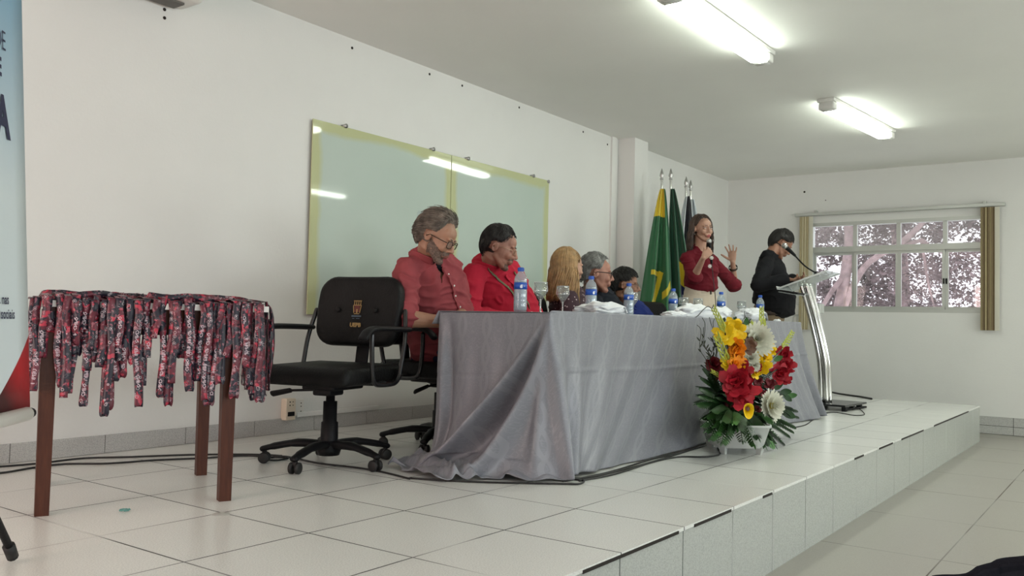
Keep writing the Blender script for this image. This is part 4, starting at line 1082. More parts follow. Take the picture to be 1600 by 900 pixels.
a = on_y(1072, 293, 3.74); flag('black, white and red flag behind the standing woman', a, (a.x-.03, a.y, 0), .36, ['white', 'black', 'red'],
    lambda u, v: (0 if u < .35-.05*v else (1 if v < .52+.08*u else 2)) if v < .55 else (0 if u < .12 else 2), 1.50, 3, lean=-.05, spread=.45)
a = on_y(1079, 298, 3.78); flag('white flag, rightmost of the four, behind the standing woman', a, (a.x+.02, a.y, 0), .32, ['white'], lambda u, v: 0, 1.40, 4, lean=.08, spread=.4)

# ------------------------------------------------------------------ floor cables
def cable(label, pts, r=.0045):
    P = [on_z(x, y, r) for x, y in pts]; g = G(); g.loft(curve_pts(P, 6), [r], n=8); return tag(link('cable', g.mesh(), M['cable']), label, 'cable')
cable('black cable along the foot of the board wall, behind the wooden table', [(-60, 733), (0, 729), (60, 724), (130, 716), (200, 714), (280, 711), (330, 710), (400, 710), (440, 712)])
cable('second black cable on the floor under the wooden table', [(-60, 741), (0, 739), (50, 731), (100, 725), (170, 724), (240, 719), (310, 716), (380, 712), (420, 714), (450, 715), (432, 719), (412, 717), (440, 713), (462, 716), (500, 724), (560, 731), (600, 738), (640, 748)])
cable('black cable looping out from under the cloth hem', [(640, 747), (720, 752), (800, 754.5), (880, 756), (905, 756), (912, 751), (895, 748), (930, 744), (1000, 727), (1060, 709), (1112, 693)])
cable('black cable crossing the floor behind the planter', [(905, 751), (960, 741), (1020, 722), (1060, 714), (1100, 714), (1122, 711), (1125, 706), (1121, 700)])
cable('black cable rising by the cloth to the planter', [(880, 752), (950, 738), (1020, 717), (1080, 703), (1105, 690), (1113, 677)])
cable('thin black cable from the lectern base to the cloth', [(1240, 668), (1258, 664), (1270, 656), (1282, 648), (1300, 644), (1318, 646), (1336, 649), (1350, 648), (1348, 643), (1338, 634)], .004)
cable('grey cable lying on the stage floor behind the lectern', [(1296, 612), (1310, 615), (1330, 618), (1345, 620), (1362, 623)], .010)
g = G()
for k in range(26):
    a = k*.7; P = on_z(195, 797, .004); g.loft([P+V((.018*math.cos(a), .014*math.sin(a), .001*(k % 3))), P+V((.018*math.cos(a+.9), .014*math.sin(a+.9), .001*(k % 3)))], [.0022], n=5)
tag(link('tape_scrap', g.mesh(), mat('teal_scrap', (.10, .30, .27), .6)), 'small teal scrap on the tiles in front of the wooden table', 'scrap')
g = G(); P = on_z(345, 803, .0012); g.lathe([(0, .001), (.030, .001), (.032, 0)], V((P.x, P.y, 0)), 20); tag(link('worn_patch', g.mesh(), mat('greyish_patch', (.48, .48, .45), .5)), 'small round grey patch stuck on the tiles by the front table leg', 'patch')

# ------------------------------------------------------------------ flower arrangement
PC = V((4.79, 1.885, 0))
fa = thing('flower_arrangement', 'large flower arrangement in a white footed planter before the grey cloth', 'flowers', PC)
def at(x, y, dY=0): return on_y(x, y, PC.y+dY)
petal_mats = dict(red=mat('red_petal', (.40, .008, .022), .55, var=.25, vscale=25), dred=mat('dark_red_petal', (.13, .004, .010), .55, var=.3, vscale=25), yellow=mat('yellow_petal', (.90, .62, .01), .5, var=.12, vscale=25),
    orange=mat('orange_petal', (.85, .30, .01), .55, var=.2, vscale=25), cream=mat('white_petal', (.66, .66, .55), .6), bud=mat('bud_green', (.38, .42, .06), .5, var=.3, vscale=30), leaf=mat('dark_leaf', (.018, .060, .014), .45, var=.5, vscale=12), leaf2=mat('mid_leaf', (.04, .13, .025), .45, var=.4, vscale=12), stem=mat('dark_stem', (.03, .035, .02), .6), brown=mat('brown_petal', (.16, .09, .06), .7), seed=mat('yellow_centre', (.45, .38, .08), .7))
g = G()
pr = [(.135, .035), (.138, .04), (.168, .150), (.176, .153), (.176, .165), (.164, .165), (.158, .150), (.12, .05)]
n8 = 4
def sq(r, z, w=1.0):
    pts = []
    for k in range(32):
        a = 2*math.pi*k/32; c, s_ = math.cos(a), math.sin(a); m_ = (abs(c)**6+abs(s_)**6)**(-1/6); pts.append(V((r*c*m_*1.12, r*s_*m_*.95, z)))
    return pts
o = 0
for r_, z in pr: g.v += sq(r_, z)
for i in range(len(pr)-1):
    for k in range(32): g.face(i*32+k, i*32+(k+1) % 32, (i+1)*32+(k+1) % 32, (i+1)*32+k)
g.face(*[k for k in reversed(range(32))]); g.xf(Matrix.Translation(PC) @ Matrix.Rotation(rad(40), 4, 'Z')); link('planter', g.mesh(), M['planter'], fa, True, True)
for sx in (-1, 1):
    for sy in (-1, 1):
        g = G(); g.loft([(sx*.125, sy*.105, .045), (sx*.120, sy*.100, .0)], [(.030, .026), (.020, .018)], n=4, side=(1, 0, 0), cap='flat'); g.xf(Matrix.Translation(PC) @ Matrix.Rotation(rad(40), 4, 'Z')); link('planter_foot', g.mesh(), M['planter'], fa, False, True)
g = G(); g.ell(PC+V((0, 0, .17)), (.13, .12, .05)); link('foliage_core', g.mesh(), petal_mats['leaf'], fa, True, True)
root = PC+V((0, 0, .18)); FR = random.Random(11)
toC = V((-.81, -.585, 0))
def petal(g, c, d, up_, L, w, curl=.3, n=5, blunt=False):
    """pointed petal starting at c growing along d, bending towards up_"""
    d = d.normalized(); sd = d.cross(up_).normalized(); base = len(g.v)
    for i in range(n+1):
        f = i/n; p = c+d*(L*f)+up_*(curl*L*f*f); ww = w*math.sin(math.pi*(.12+.80*f))*(1 if f < .95 else .3) if not blunt else w*math.sin(math.pi*(.10+.66*f))*(1 if f < .99 else .62)
        g.v += [p-sd*ww, p+up_*(-.12*ww), p+sd*ww]
    for i in range(n):
        a = base+3*i; g.face(a, a+1, a+4, a+3); g.face(a+1, a+2, a+5, a+4)
def stem(g, p, r=.004, sag=.0):
    m_ = root.lerp(p, .5)+V((0, 0, .02))+V((p.x-root.x, p.y-root.y, 0))*-.15; g.loft(curve_pts([root, m_, p], 5), [r], n=6)
def mum(p, r, nrm=None, name='chrysanthemum', m_='cream', centre='seed', layers=5):
    g = G(); nrm = (nrm or (toC+V((0, 0, .3)))).normalized(); a_ = nrm.orthogonal().normalized(); b_ = nrm.cross(a_)
    for l in range(layers):
        n = 26-3*l; el = .05+.33*l
        for k in range(n):
            a = 2*math.pi*(k+.5*l)/n+FR.uniform(-.05, .05); d = (a_*math.cos(a)+b_*math.sin(a))*math.cos(el)+nrm*math.sin(el)
            petal(g, p+nrm*.004*l, d, nrm, r*(1-.14*l)*FR.uniform(.88, 1.06), r*.105, .12, 6, True)
    o = link(name, g.mesh(), petal_mats[m_], fa, True, True)
    g = G(); g.ell(p+nrm*r*.14, (r*.20, r*.20, r*.20)); link('flower_centre', g.mesh(), petal_mats[centre], o, True, True)
    g = G(); stem(g, p-nrm*.01); link('stem', g.mesh(), petal_mats['stem'], fa, True, True)
def ruffled(p, r, m_, nrm=None, name='gladiolus_bloom', n=7, layers=3, op=.5):
    g = G(); nrm = (nrm or (toC+V((FR.uniform(-.4, .4), FR.uniform(-.4, .4), FR.uniform(-.1, .5))))).normalized(); a_ = nrm.orthogonal().normalized(); b_ = nrm.cross(a_)
    for l in range(layers):
        el = op*.4+op*l
        for k in range(n-l):
            a = 2*math.pi*(k+.5*l)/(n-l)+FR.uniform(-.15, .15); d = (a_*math.cos(a)+b_*math.sin(a))*math.cos(el)+nrm*math.sin(el)
            petal(g, p-nrm*r*.2, d, nrm, r*(1.1-.2*l)*FR.uniform(.85, 1.15), r*.36, FR.uniform(-.25, .35), 7, True)
    for i, q in enumerate(g.v): g.v[i] = q+V((noise.noise(q*60), noise.noise(q*60+V((9, 0, 0))), noise.noise(q*60+V((0, 9, 0)))))*r*.14
    return link(name, g.mesh(), petal_mats[m_], fa, True, True)
S = 1/248.0
def blooms(lst, m_, name, **k):
    for x, y, r_, dy in lst: ruffled(at(x, y, dy), r_*S, m_, name=name, **k)
blooms([(1155, 578, 18, -.10), (1150, 596, 21, -.12), (1160, 606, 20, -.13), (1158, 622, 17, -.12)], 'red', 'red_gladiolus', n=7)
blooms([(1225, 553, 13, -.04), (1228, 571, 15, -.05), (1219, 583, 15, -.05), (1226, 592, 10, -.04)], 'red', 'red_gladiolus')
blooms([(1116, 569, 12, .03), (1122, 580, 11, .03)], 'dred', 'dark_red_bloom'); blooms([(1146, 636, 15, -.03), (1158, 650, 14, -.03), (1140, 625, 12, -.02)], 'dred', 'dark_red_bloom')
blooms([(1184, 597, 8, -.06), (1203, 600, 9, -.06), (1182, 640, 6, -.1), (1194, 618, 8, -.04), (1176, 655, 6, -.08), (1200, 636, 7, -.04)], 'dred', 'small_red_flower', layers=2)
blooms([(1178, 552, 7, -.05), (1184, 574, 6, -.14)], 'red', 'small_red_flower', layers=2)
blooms([(1133, 522, 15, -.05), (1147, 513, 14, -.06), (1150, 527, 14, -.08)], 'yellow', 'yellow_gladiolus', layers=2, op=.4)
blooms([(1150, 542, 13, -.09), (1153, 556, 13, -.10), (1148, 568, 10, -.10)], 'orange', 'orange_gladiolus')
blooms([(1138, 566, 11, -.06), (1155, 572, 9, -.1)], 'yellow', 'yellow_gladiolus', layers=2)
blooms([(1199, 540, 12, -.05), (1196, 557, 12, -.08), (1178, 556, 11, -.10), (1186, 572, 15, -.12), (1180, 582, 9, -.1), (1205, 548, 8, -.05)], 'yellow', 'yellow_rose', n=6, op=.55)
mum(at(1181, 532, -.10), 27*S); mum(at(1170, 562, -.10), 15*S); mum(at(1203, 634, -.14), 24*S, V((-.35, -.9, .1))); mum(at(1178, 572, -.13), 9*S)
ruffled(at(1170, 540, -.13), 12*S, 'brown', name='brown_bloom', layers=2); ruffled(at(1162, 530, -.06), 9*S, 'brown', name='brown_bloom', layers=2)
# yellow calla
c = at(1166, 638, -.19); g = G()
def calla(u, v):
    a = 2*math.pi*u; r_ = .008+.030*v**1.3*(1+.55*max(0, -math.sin(a))**3-.2*max(0, math.sin(a))**6); q = V((0, 0, 0))+V((.585, -.81, 0))*math.cos(a)*r_*.72+V((0, 0, 1))*math.sin(a)*r_*.95; return c+q+toC*(.05*v)
g.grid(calla, 24, 8, .001); o = link('yellow_calla', g.mesh(), petal_mats['yellow'], fa, True, True); g = G(); g.ell(c+toC*.03, (.010, .010, .012)); link('spadix', g.mesh(), petal_mats['brown'], o, True, True)
# bud spikes
def spike(pts, w, m_='bud'):
    P = curve_pts(pts, 8); g = G(); g.loft(P, [.0035], n=6)
    for i in range(2, len(P)-1):
        d = (P[i+1]-P[i-1]).normalized(); s_ = 1 if i % 2 else -1; sd = d.cross(toC).normalized()*s_; f = i/len(P)
        q = P[i]+sd*w*.25; L = w*(2.6-1.3*f); g.loft([q, q+(d*.9+sd*.42).normalized()*L*.5, q+(d+sd*.25).normalized()*L], [w*.16, w*.34*(1.1-.5*f), w*.08], n=8)
    link('gladiolus_buds', g.mesh(), petal_mats[m_], fa, True, True)
spike([at(1133, 520, -.05), at(1126, 504, -.04), at(1115, 482, -.03)], .019); spike([at(1190, 525, -.04), at(1190, 503, -.03), at(1190, 481, -.02)], .018); spike([at(1197, 522, -.04), at(1195, 510, 0), at(1194, 500, 0)], .012)
spike([at(1222, 546, -.04), at(1231, 532, -.02), at(1239, 518, 0)], .022); spike([at(1148, 590, -.06), at(1134, 560, -.05), at(1120, 526, -.03)], .026)
spike([at(1137, 600, -.05), at(1128, 590, -.03), at(1112, 580, 0)], .014); spike([at(1170, 520, .0), at(1172, 510, .02), at(1176, 503, .02)], .014)
g = G()
for x, y, dy in [(1133, 520, -.05), (1190, 525, -.04), (1222, 546, -.04), (1148, 590, -.06), (1150, 540, -.08), (1225, 570, -.04), (1155, 600, -.1), (1166, 640, -.15), (1197, 550, -.05), (1118, 572, .03), (1186, 572, -.1)]: stem(g, at(x, y, dy))
link('stem', g.mesh(), petal_mats['stem'], fa, True, True)
# fern fronds and leaves
def frond(tip, m_, L=.07, start=None, n=16, droop=.05, wid=.011):
    s0 = start or root; P = curve_pts([s0, s0.lerp(tip, .5)+V((0, 0, droop)), tip], 10); g = G(); g.loft(P, [.0022], n=5)
    for i in range(4, len(P)):
        f = i/len(P); d = (P[i]-P[i-1]).normalized(); sd = d.cross(V((0, 0, 1))+toC*.8).normalized()
        for s_ in (-1, 1):
            petal(g, P[i], (sd*s_*.9+d*.8), V((0, 0, -1))*.8+toC*.2, L*math.sin(math.pi*min(.95, .25+.65*f)), wid*.95, .35, 4)
    petal(g, P[-1], P[-1]-P[-3], V((0, 0, -1)), L*.6, wid*.5, .2, 4)
    link('fern_frond', g.mesh(), petal_mats[m_], fa, True, True)
fr = [(1098, 652, .02, 'leaf'), (1090, 630, .05, 'leaf'), (1094, 606, .06, 'leaf'), (1103, 672, -.04, 'leaf'), (1120, 676, -.10, 'leaf2'), (1136, 676, -.14, 'leaf'), (1108, 590, .06, 'leaf'), (1152, 668, -.16, 'leaf'), (1168, 676, -.17, 'leaf'), (1184, 682, -.17, 'leaf'), (1200, 686, -.15, 'leaf'),
      (1216, 684, -.13, 'leaf2'), (1230, 678, -.10, 'leaf2'), (1238, 664, -.06, 'leaf2'), (1244, 650, .0, 'leaf'), (1234, 636, .02, 'leaf'), (1224, 612, .03, 'leaf'), (1212, 590, .05, 'leaf'), (1200, 560, .05, 'leaf'), (1108, 556, .07, 'leaf'), (1100, 575, .07, 'leaf'), (1170, 600, .02, 'leaf'), (1140, 590, .03, 'leaf'), (1215, 640, -.1, 'leaf'), (1190, 660, -.18, 'leaf'), (1128, 655, -.12, 'leaf'), (1145, 660, -.16, 'leaf2'), (1112, 640, -.04, 'leaf'), (1130, 615, -.02, 'leaf'), (1195, 600, 0, 'leaf'), (1205, 655, -.16, 'leaf2'), (1175, 640, -.10, 'leaf'), (1120, 620, 0, 'leaf'), (1180, 620, -.05, 'leaf'), (1098, 664, -.02, 'leaf'), (1110, 684, -.10, 'leaf'), (1128, 690, -.15, 'leaf'), (1160, 688, -.2, 'leaf'), (1178, 694, -.2, 'leaf2'), (1194, 694, -.18, 'leaf'), (1208, 692, -.16, 'leaf2'), (1222, 690, -.13, 'leaf'), (1236, 672, -.08, 'leaf2'), (1242, 640, .02, 'leaf'), (1092, 618, .05, 'leaf'), (1096, 590, .07, 'leaf'), (1105, 570, .07, 'leaf'), (1104, 650, 0, 'leaf2'), (1116, 664, -.06, 'leaf2'), (1190, 640, -.1, 'leaf'), (1160, 660, -.12, 'leaf'), (1150, 640, -.06, 'leaf'), (1210, 620, -.05, 'leaf'), (1140, 605, 0, 'leaf'), (1200, 580, 0, 'leaf'), (1165, 520, .03, 'leaf2'), (1135, 545, .03, 'leaf')]
for x, y, dy, m_ in fr: frond(at(x, y, dy), m_, FR.uniform(.055, .085), wid=FR.uniform(.009, .014))
for x, y, L, a, m_ in [(1228, 612, .07, .1, 'leaf'), (1231, 622, .06, -.7, 'leaf'), (1238, 618, .06, .2, 'leaf2'), (1214, 603, .08, .5, 'leaf'), (1204, 530, .05, .8, 'leaf2'), (1208, 541, .05, -.6, 'leaf'), (1200, 548, .05, .2, 'leaf2'), (1166, 503, .05, 1.5, 'leaf2'), (1216, 560, .06, .5, 'leaf2'), (1148, 500, .04, 1.2, 'leaf'), (1232, 647, .09, -.5, 'leaf'), (1131, 500, .03, 1.3, 'leaf')]:
    g = G(); vr = V((.585, -.81, 0)); d = vr*math.cos(a)+V((0, 0, math.sin(a))); c = at(x, y, -.02)-d*L*.5; petal(g, c, d, toC, L, L*.30, .15, 8); g.loft([root.lerp(c, .6), c], [.002], n=5); link('leaf', g.mesh(), petal_mats[m_], fa, True, True)
# curly twigs at the left and top
for k in range(13):
    x0, y0 = (1118+FR.uniform(-12, 8), 590) if k < 8 else (1160+FR.uniform(-10, 14), 530)
    x1, y1 = (1086+FR.uniform(0, 34), 496+FR.uniform(0, 40)) if k < 8 else (1148+FR.uniform(0, 22), 488+FR.uniform(0, 18)); P = [root]
    for i in range(11): f = i/10; P.append(at(x0+(x1-x0)*f+6*math.sin(f*9+k)*f, y0+(y1-y0)*f+4*math.cos(f*11+k*2)*f, .04))
    g = G(); g.loft(curve_pts(P, 3), [.0018], n=5)
    for q in range(3):
        p = P[6+q]; petal(g, p, V((FR.uniform(-1, 1), FR.uniform(-1, 1), 1)), toC, .03, .004, .1, 3)
    link('twig', g.mesh(), petal_mats['stem'], fa, True, True)
# ------------------------------------------------------------------ people
UP = V((0, 0, 1))
def frame(f, u, o=V((0, 0, 0)), s=1.0):
    f = V(f).normalized(); l = V(u).cross(f).normalized(); u = f.cross(l)
    return Matrix(((f.x*s, l.x*s, u.x*s, o.x), (f.y*s, l.y*s, u.y*s, o.y), (f.z*s, l.z*s, u.z*s, o.z), (0, 0, 0, 1)))
def skin_mat(name, c):
    m = mat(name, c, .50, bump=.12, bscale=180, var=.10, vscale=14); b = m.node_tree.nodes['Principled BSDF']
    b.inputs['Subsurface Weight'].default_value = .08; b.inputs['Subsurface Radius'].default_value = (.01, .004, .002); return m
def add_hand(g, wrist, d, palm, side, curls=(.25, .3, .35, .4), spread=.10, thumb=(.6, .3), s=1.0):
    """d: towards the fingers; palm: direction the palm faces; side=+1 when the thumb leaves on cross(palm,d)"""
    d = V(d).normalized(); pn = (V(palm)-d*V(palm).dot(d)).normalized(); t = pn.cross(d).normalized()*side
    W = V(wrist)
    g.loft([W-d*.01*s, W+d*.03*s, W+d*.065*s, W+d*.092*s], [(.023*s, .017*s), (.034*s, .016*s), (.041*s, .0135*s), (.038*s, .011*s)], side=t, n=16)
    offs = (.030, .010, -.011, -.030); lens = (.072, .080, .074, .058)
    for i in range(4):
        b = W+d*((.088-.004*abs(i-1))*s)+t*(offs[i]*s); a = spread*(1.5-i)/1.5; dd = (d*math.cos(a)+t*math.sin(a)).normalized(); P = [b-dd*.02*s, b]; L = lens[i]*s; c = curls[i]; ang = 0; p = b
        for seg in (.44, .31, .25):
            ang += c*(1.1 if seg != .44 else .9); q = dd*math.cos(ang)+pn*math.sin(ang); p = p+q*L*seg; P.append(p)
        g.loft(curve_pts(P, 3), [.0095*s+(.0072-.0095)*s*k/12 for k in range(13)], n=10)
    b = W+d*.022*s+t*.022*s; ta, tc = thumb; td = (d*math.cos(ta)+t*math.sin(ta)+pn*.25).normalized(); m1 = b+td*.042*s; td2 = (td+pn*tc+d*.15).normalized(); m2 = m1+td2*.032*s; td3 = (td2+pn*tc*.6).normalized()
    g.loft(curve_pts([b-td*.01*s, b, m1, m2, m2+td3*.022*s], 3), [.015*s, .0145*s, .014*s, .0135*s, .013*s, .0125*s, .012*s, .0115*s, .011*s, .0105*s, .010*s, .0095*s, .009*s], n=10)
def add_head(g, H, o):
    """H: head matrix (x forward, y left, z up)"""
    k = len(g.v); fat = o.get('fat', 1.0); jaw = o.get('jaw', 1.0); I3 = Matrix.Rotation
    g.ell((-.012, 0, .030), (.097, .0765, .088), nu=28, nv=20)
    g.ell((.030, 0, -.015), (.064, .064*fat, .082), nu=20, nv=14)
    g.ell((.050, 0, .040), (.043, .058, .045))
    g.loft([(.030, 0, -.040), (.048, 0, -.078), (.060, 0, -.098)], [(.060*fat, .046), (.048*fat*jaw, .038), (.030*jaw, .026)], side=(0, 1, 0), n=18)
    g.ell((.072, 0, -.106), (.022, .024*jaw, .019))
    for s in (-1, 1):
        g.loft([(.005, s*.042*fat, -.050), (.038, s*.036*fat, -.080), (.060, s*.020, -.100)], [.020, .018, .015], n=10)
        g.ell((.068, s*.034, -.030), (.026, .026*fat, .026)); g.ell((.082, s*.026, .021), (.009, .024, .005) if o.get('fem') else (.013, .027, .0075), I3(s*-.25, 3, 'Z'))
        g.ell((.086, s*.032, -.001), (.0115, .0155, .0125), I3(s*-.25, 3, 'Z'))
        g.ell((-.004, s*.078, -.008), (.015, .0065, .026), I3(s*.35, 3, 'Z')); g.loft([V((-.010+.014*math.cos(q), s*(.081-.004*math.cos(q)), -.006+.026*math.sin(q))) for q in [2*math.pi*i/14 for i in range(14)]], [.0042], n=6, close=True)
        g.ell((.086+.014*o.get('nose', 1.0), s*.0135*o.get('nose', 1.0), -.036), (.011, .008*o.get('nose', 1.0), .0085))
    nz = o.get('nose', 1.0)
    g.loft([(.086, 0, .022), (.086+.011*nz, 0, .002), (.086+.022*nz, 0, -.018), (.086+.029*nz, 0, -.031)], [(.0085*nz, .009), (.0080*nz, .010), (.0105*nz, .011), (.0125*nz, .0115)], side=(0, 1, 0), n=12)
    g.ell((.088, 0, -.062), (.018, .032, .020))
    mo = o.get('mouth', 0)
    g.loft([(.087, .024, -.066), (.0965, .010, -.0605), (.098, 0, -.0615), (.0965, -.010, -.0605), (.087, -.024, -.066)], [.003, .0050, .0048, .0050, .003], n=8)
    g.loft([(.088, .023, -.069-mo*.5), (.0940, .010, -.0735-mo), (.0955, 0, -.0745-mo), (.0940, -.010, -.0735-mo), (.088, -.023, -.069-mo*.5)], [.003, .0058, .0062, .0058, .003], n=8)
    g.xf(H, k)
def head_sculpt(me, H):
    Hi = H.inverted()
    for v in me.vertices:
        p = Hi @ v.co
        if p.x < .04 or abs(p.y) > .075 or p.z > .06 or p.z < -.13: continue
        d = 0
        for s in (-1, 1):
            d -= .0085*math.exp(-((p.y-s*.031)/.013)**2-((p.z-.004)/.010)**2)
            d -= .0030*math.exp(-((p.y-s*.018)/.007)**2-((p.z+.004)/.014)**2)
            d -= .0012*math.exp(-((p.y-s*.040)/.010)**2-((p.z+.058)/.018)**2)
        d -= .0035*math.exp(-(p.y/.022)**2-((p.z+.0675)/.0022)**2)
        d -= .0025*math.exp(-(p.y/.02)**2-((p.z+.088)/.007)**2)
        p.x += d; v.co = H @ p
    me.update()
def hair_pred(d, low=0.0, front=.58):
    """d unit direction in head space; >0 where hair grows"""
    a = abs(math.degrees(math.atan2(d.y, d.x)))
    tab = [(0, front), (25, front+.02), (45, front-.08), (58, front-.34), (70, .06), (80, .04), (88, .06), (104, .0), (114, -.34), (130, -.70-low), (180, -.78-low)]
    for (a0, z0), (a1, z1) in zip(tab, tab[1:]):
        if a <= a1: return d.z-(z0+(z1-z0)*(a-a0)/(a1-a0))
    return d.z-tab[-1][1]
def add_hair(root, H, m, o, seed=1):
    rr = random.Random(seed); vol = o.get('vol', .012); low = o.get('low', 0); front = o.get('front', .58)
    c = V((-.014, 0, .016)); r = V((.097, .078, .102))
    g = G(); g.ell((0, 0, 0), (1, 1, 1), nu=72, nv=44)
    for i, q in enumerate(g.v):
        q = q.normalized(); e = hair_pred(q, low, front); k = max(0, min(1, e/.14)); k = k*k*(3-2*k)
        lump = 1+.5*noise.noise(q*o.get('lump', 3)+V((seed, 0, 0))); top = max(0, q.z)*o.get('top', .3)
        s_ = -.012+(.012+vol*lump*(1+top))*k
        g.v[i] = c+V((q.x*(r.x+s_), q.y*(r.y+s_), q.z*(r.z+s_)))
    cap_n = len(g.f)
    # strands combed over the cap
    n = o.get('n', 500); L = o.get('len', .05); th = o.get('th', .0028)
    fl = o.get('flow', (-.2, 0, -1)); wave = o.get('wave', .25)
    for _ in range(n):
        q = V((rr.gauss(0, 1), rr.gauss(0, 1), rr.gauss(0, 1))).normalized()
        if hair_pred(q, low, front) < .03: continue
        P = []; rs = []; d = q.copy(); steps = 6; ll = L*rr.uniform(.6, 1.25); lift = rr.uniform(0, o.get('lift', .006)); ph = rr.uniform(0, 6)
        crown = V((-.45, 0, .89))
        for k in range(steps+1):
            f = k/steps; s_ = vol*(1+.4*noise.noise(q*3+V((seed, 0, 0))))*(1+max(0, d.z)*o.get('top', .3))+lift*(.3+f)
            P.append(c+V((d.x*(r.x+s_), d.y*(r.y+s_), d.z*(r.z+s_)))); rs.append(th*(1.0-.65*f)*(.6 if k == 0 else 1))
            away = d-crown; base_dir = away-d*away.dot(d); base_dir = base_dir.normalized() if base_dir.length > .05 else V((1, 0, 0))
            fw = V(o.get('comb', (0, 0, 0))); sw = d.cross(base_dir)*math.sin(ph+f*4)*wave
            mv = (base_dir+fw+sw+V((rr.gauss(0, .12), rr.gauss(0, .12), rr.gauss(0, .12)))); mv -= d*mv.dot(d); mv.normalize()
            d = (d+mv*(ll/steps/.088)).normalized()
            if hair_pred(d, low+.12, front-.10) < 0: break
        if len(P) > 2: g.loft(P, rs[:len(P)], n=5, cap='flat')
    # long hair hanging from the sides and back
    for (a0, a1, cnt, zend, spreadx, side_x) in o.get('long', []):
        for _ in range(cnt):
            a = rad(rr.uniform(a0, a1)); q = V((math.cos(a), math.sin(a), rr.uniform(.1, .95)))
            q.normalize(); P = []; 
            crown_pt = V((-.02, 0, 1)).normalized(); st_ = crown_pt.lerp(q, .25+.3*rr.random()).normalized(); lift = rr.uniform(0, .010)
            end = V((math.cos(a), math.sin(a), -.15)).normalized()
            for k in range(6): d = st_.lerp(end, k/5).normalized(); s_ = vol+.004+lift; P.append(c+V((d.x*(r.x+s_), d.y*(r.y+s_), d.z*(r.z+s_))))
            e = P[-1]; zl = zend*rr.uniform(.82, 1.05); ph = rr.uniform(0, 6)
            for k in range(1, 8):
                f = k/7; P.append(V((e.x*(1-.1*f)+side_x*f+.010*math.sin(f*6+ph), e.y*(1+spreadx*math.sin(f*2.6))+.010*math.cos(f*6+ph), e.z+(zl-e.z)*f)))
            K = len(P); g.loft(P, [(.0046*(1-.75*(i/(K-1))**2), .0030*(1-.6*i/(K-1))) for i in range(K)], n=5, cap='flat')
    g.xf(H); return link('hair', g.mesh(), m, root, True, True)
def add_glasses(root, H, m, wire=.0016, w=.024, h=.017, z=0, x=.104, square=True):
    g = G()
    for s in (-1, 1):
        P = []
        for k in range(24):
            a = 2*math.pi*k/24; c, s_ = math.cos(a), math.sin(a); e = (abs(c)**4+abs(s_)**4)**-.25 if square else 1
            P.append(V((x-.10*abs(s*.031+w*c*e)**1.15*1.6, s*.031+w*c*e, z+h*s_*e)))
        g.loft(P, [wire], n=6, close=True)
        g.loft([(x-.012, s*(.031+w), z+.006), (.06, s*.079, z+.007), (.0, s*.083, z+.006), (-.018, s*.082, z-.008)], [wire], n=6)
    g.loft([(x-.001, -.008, z+.003), (x+.003, 0, z+.006), (x-.001, .008, z+.003)], [wire], n=6)
    g.xf(H); o = link('glasses', g.mesh(), m, root, True, True)
    g = G()
    for s in (-1, 1):
        P = []
        for k in range(20):
            a = 2*math.pi*k/20; c, s_ = math.cos(a), math.sin(a); e = (abs(c)**4+abs(s_)**4)**-.25 if square else 1
            P.append(V((x-.10*abs(s*.031+w*c*e)**1.15*1.6-.0002, s*.031+w*c*e*.98, z+h*s_*e*.98)))
        g.add(P, [tuple(range(20))])
    g.xf(H); link('lens', g.mesh(), M['lens'], o, False, True); return o
M['lens'] = thin_glass('spectacle_lens', (.95, .95, .95), .06)
M['sclera'] = mat('eye_white', (.62, .58, .55), .25); M['iris'] = mat('dark_iris', (.03, .015, .01), .15)
def add_eyes(root, H, look=(1, 0, 0), open_=1.0):
    for s in (-1, 1):
        c = V((.0795, s*.0315, .003)); g = G(); g.ell(c, (.0118, .0125, .0105*open_)); g.xf(H); e = link('eye', g.mesh(), M['sclera'], root, True, True)
        g = G(); l = V(look).normalized(); g.ell(c+l*.0066, (.0058, .0058, .0058)); g.xf(H); link('iris', g.mesh(), M['iris'], e, True, True)
        g = G(); g.loft(curve_pts([(.0885, s*.0195, .006), (.0925, s*.026, .0110*open_+.001), (.0915, s*.035, .0105*open_+.001), (.084, s*.0435, .004)], 4), [.0011], n=6); g.xf(H); link('eyelash', g.mesh(), M['iris'], root, True, True)
def wrinkle(me, amp, seed, sc=(6, 6, 14), twist=0.0):
    def f(p, n):
        q = V((p.x*sc[0]+seed, p.y*sc[1], p.z*sc[2])); q += V((1, 1, 1))*.7*noise.noise(p*5+V((seed, 3, 1)))
        a = 1-abs(noise.noise(q))*2.4; b = noise.noise(q*2.2+V((4, 4, 4)))
        return amp*(max(0, a)**2*1.1-.35+.35*b)
    nrm_displace(me, f)
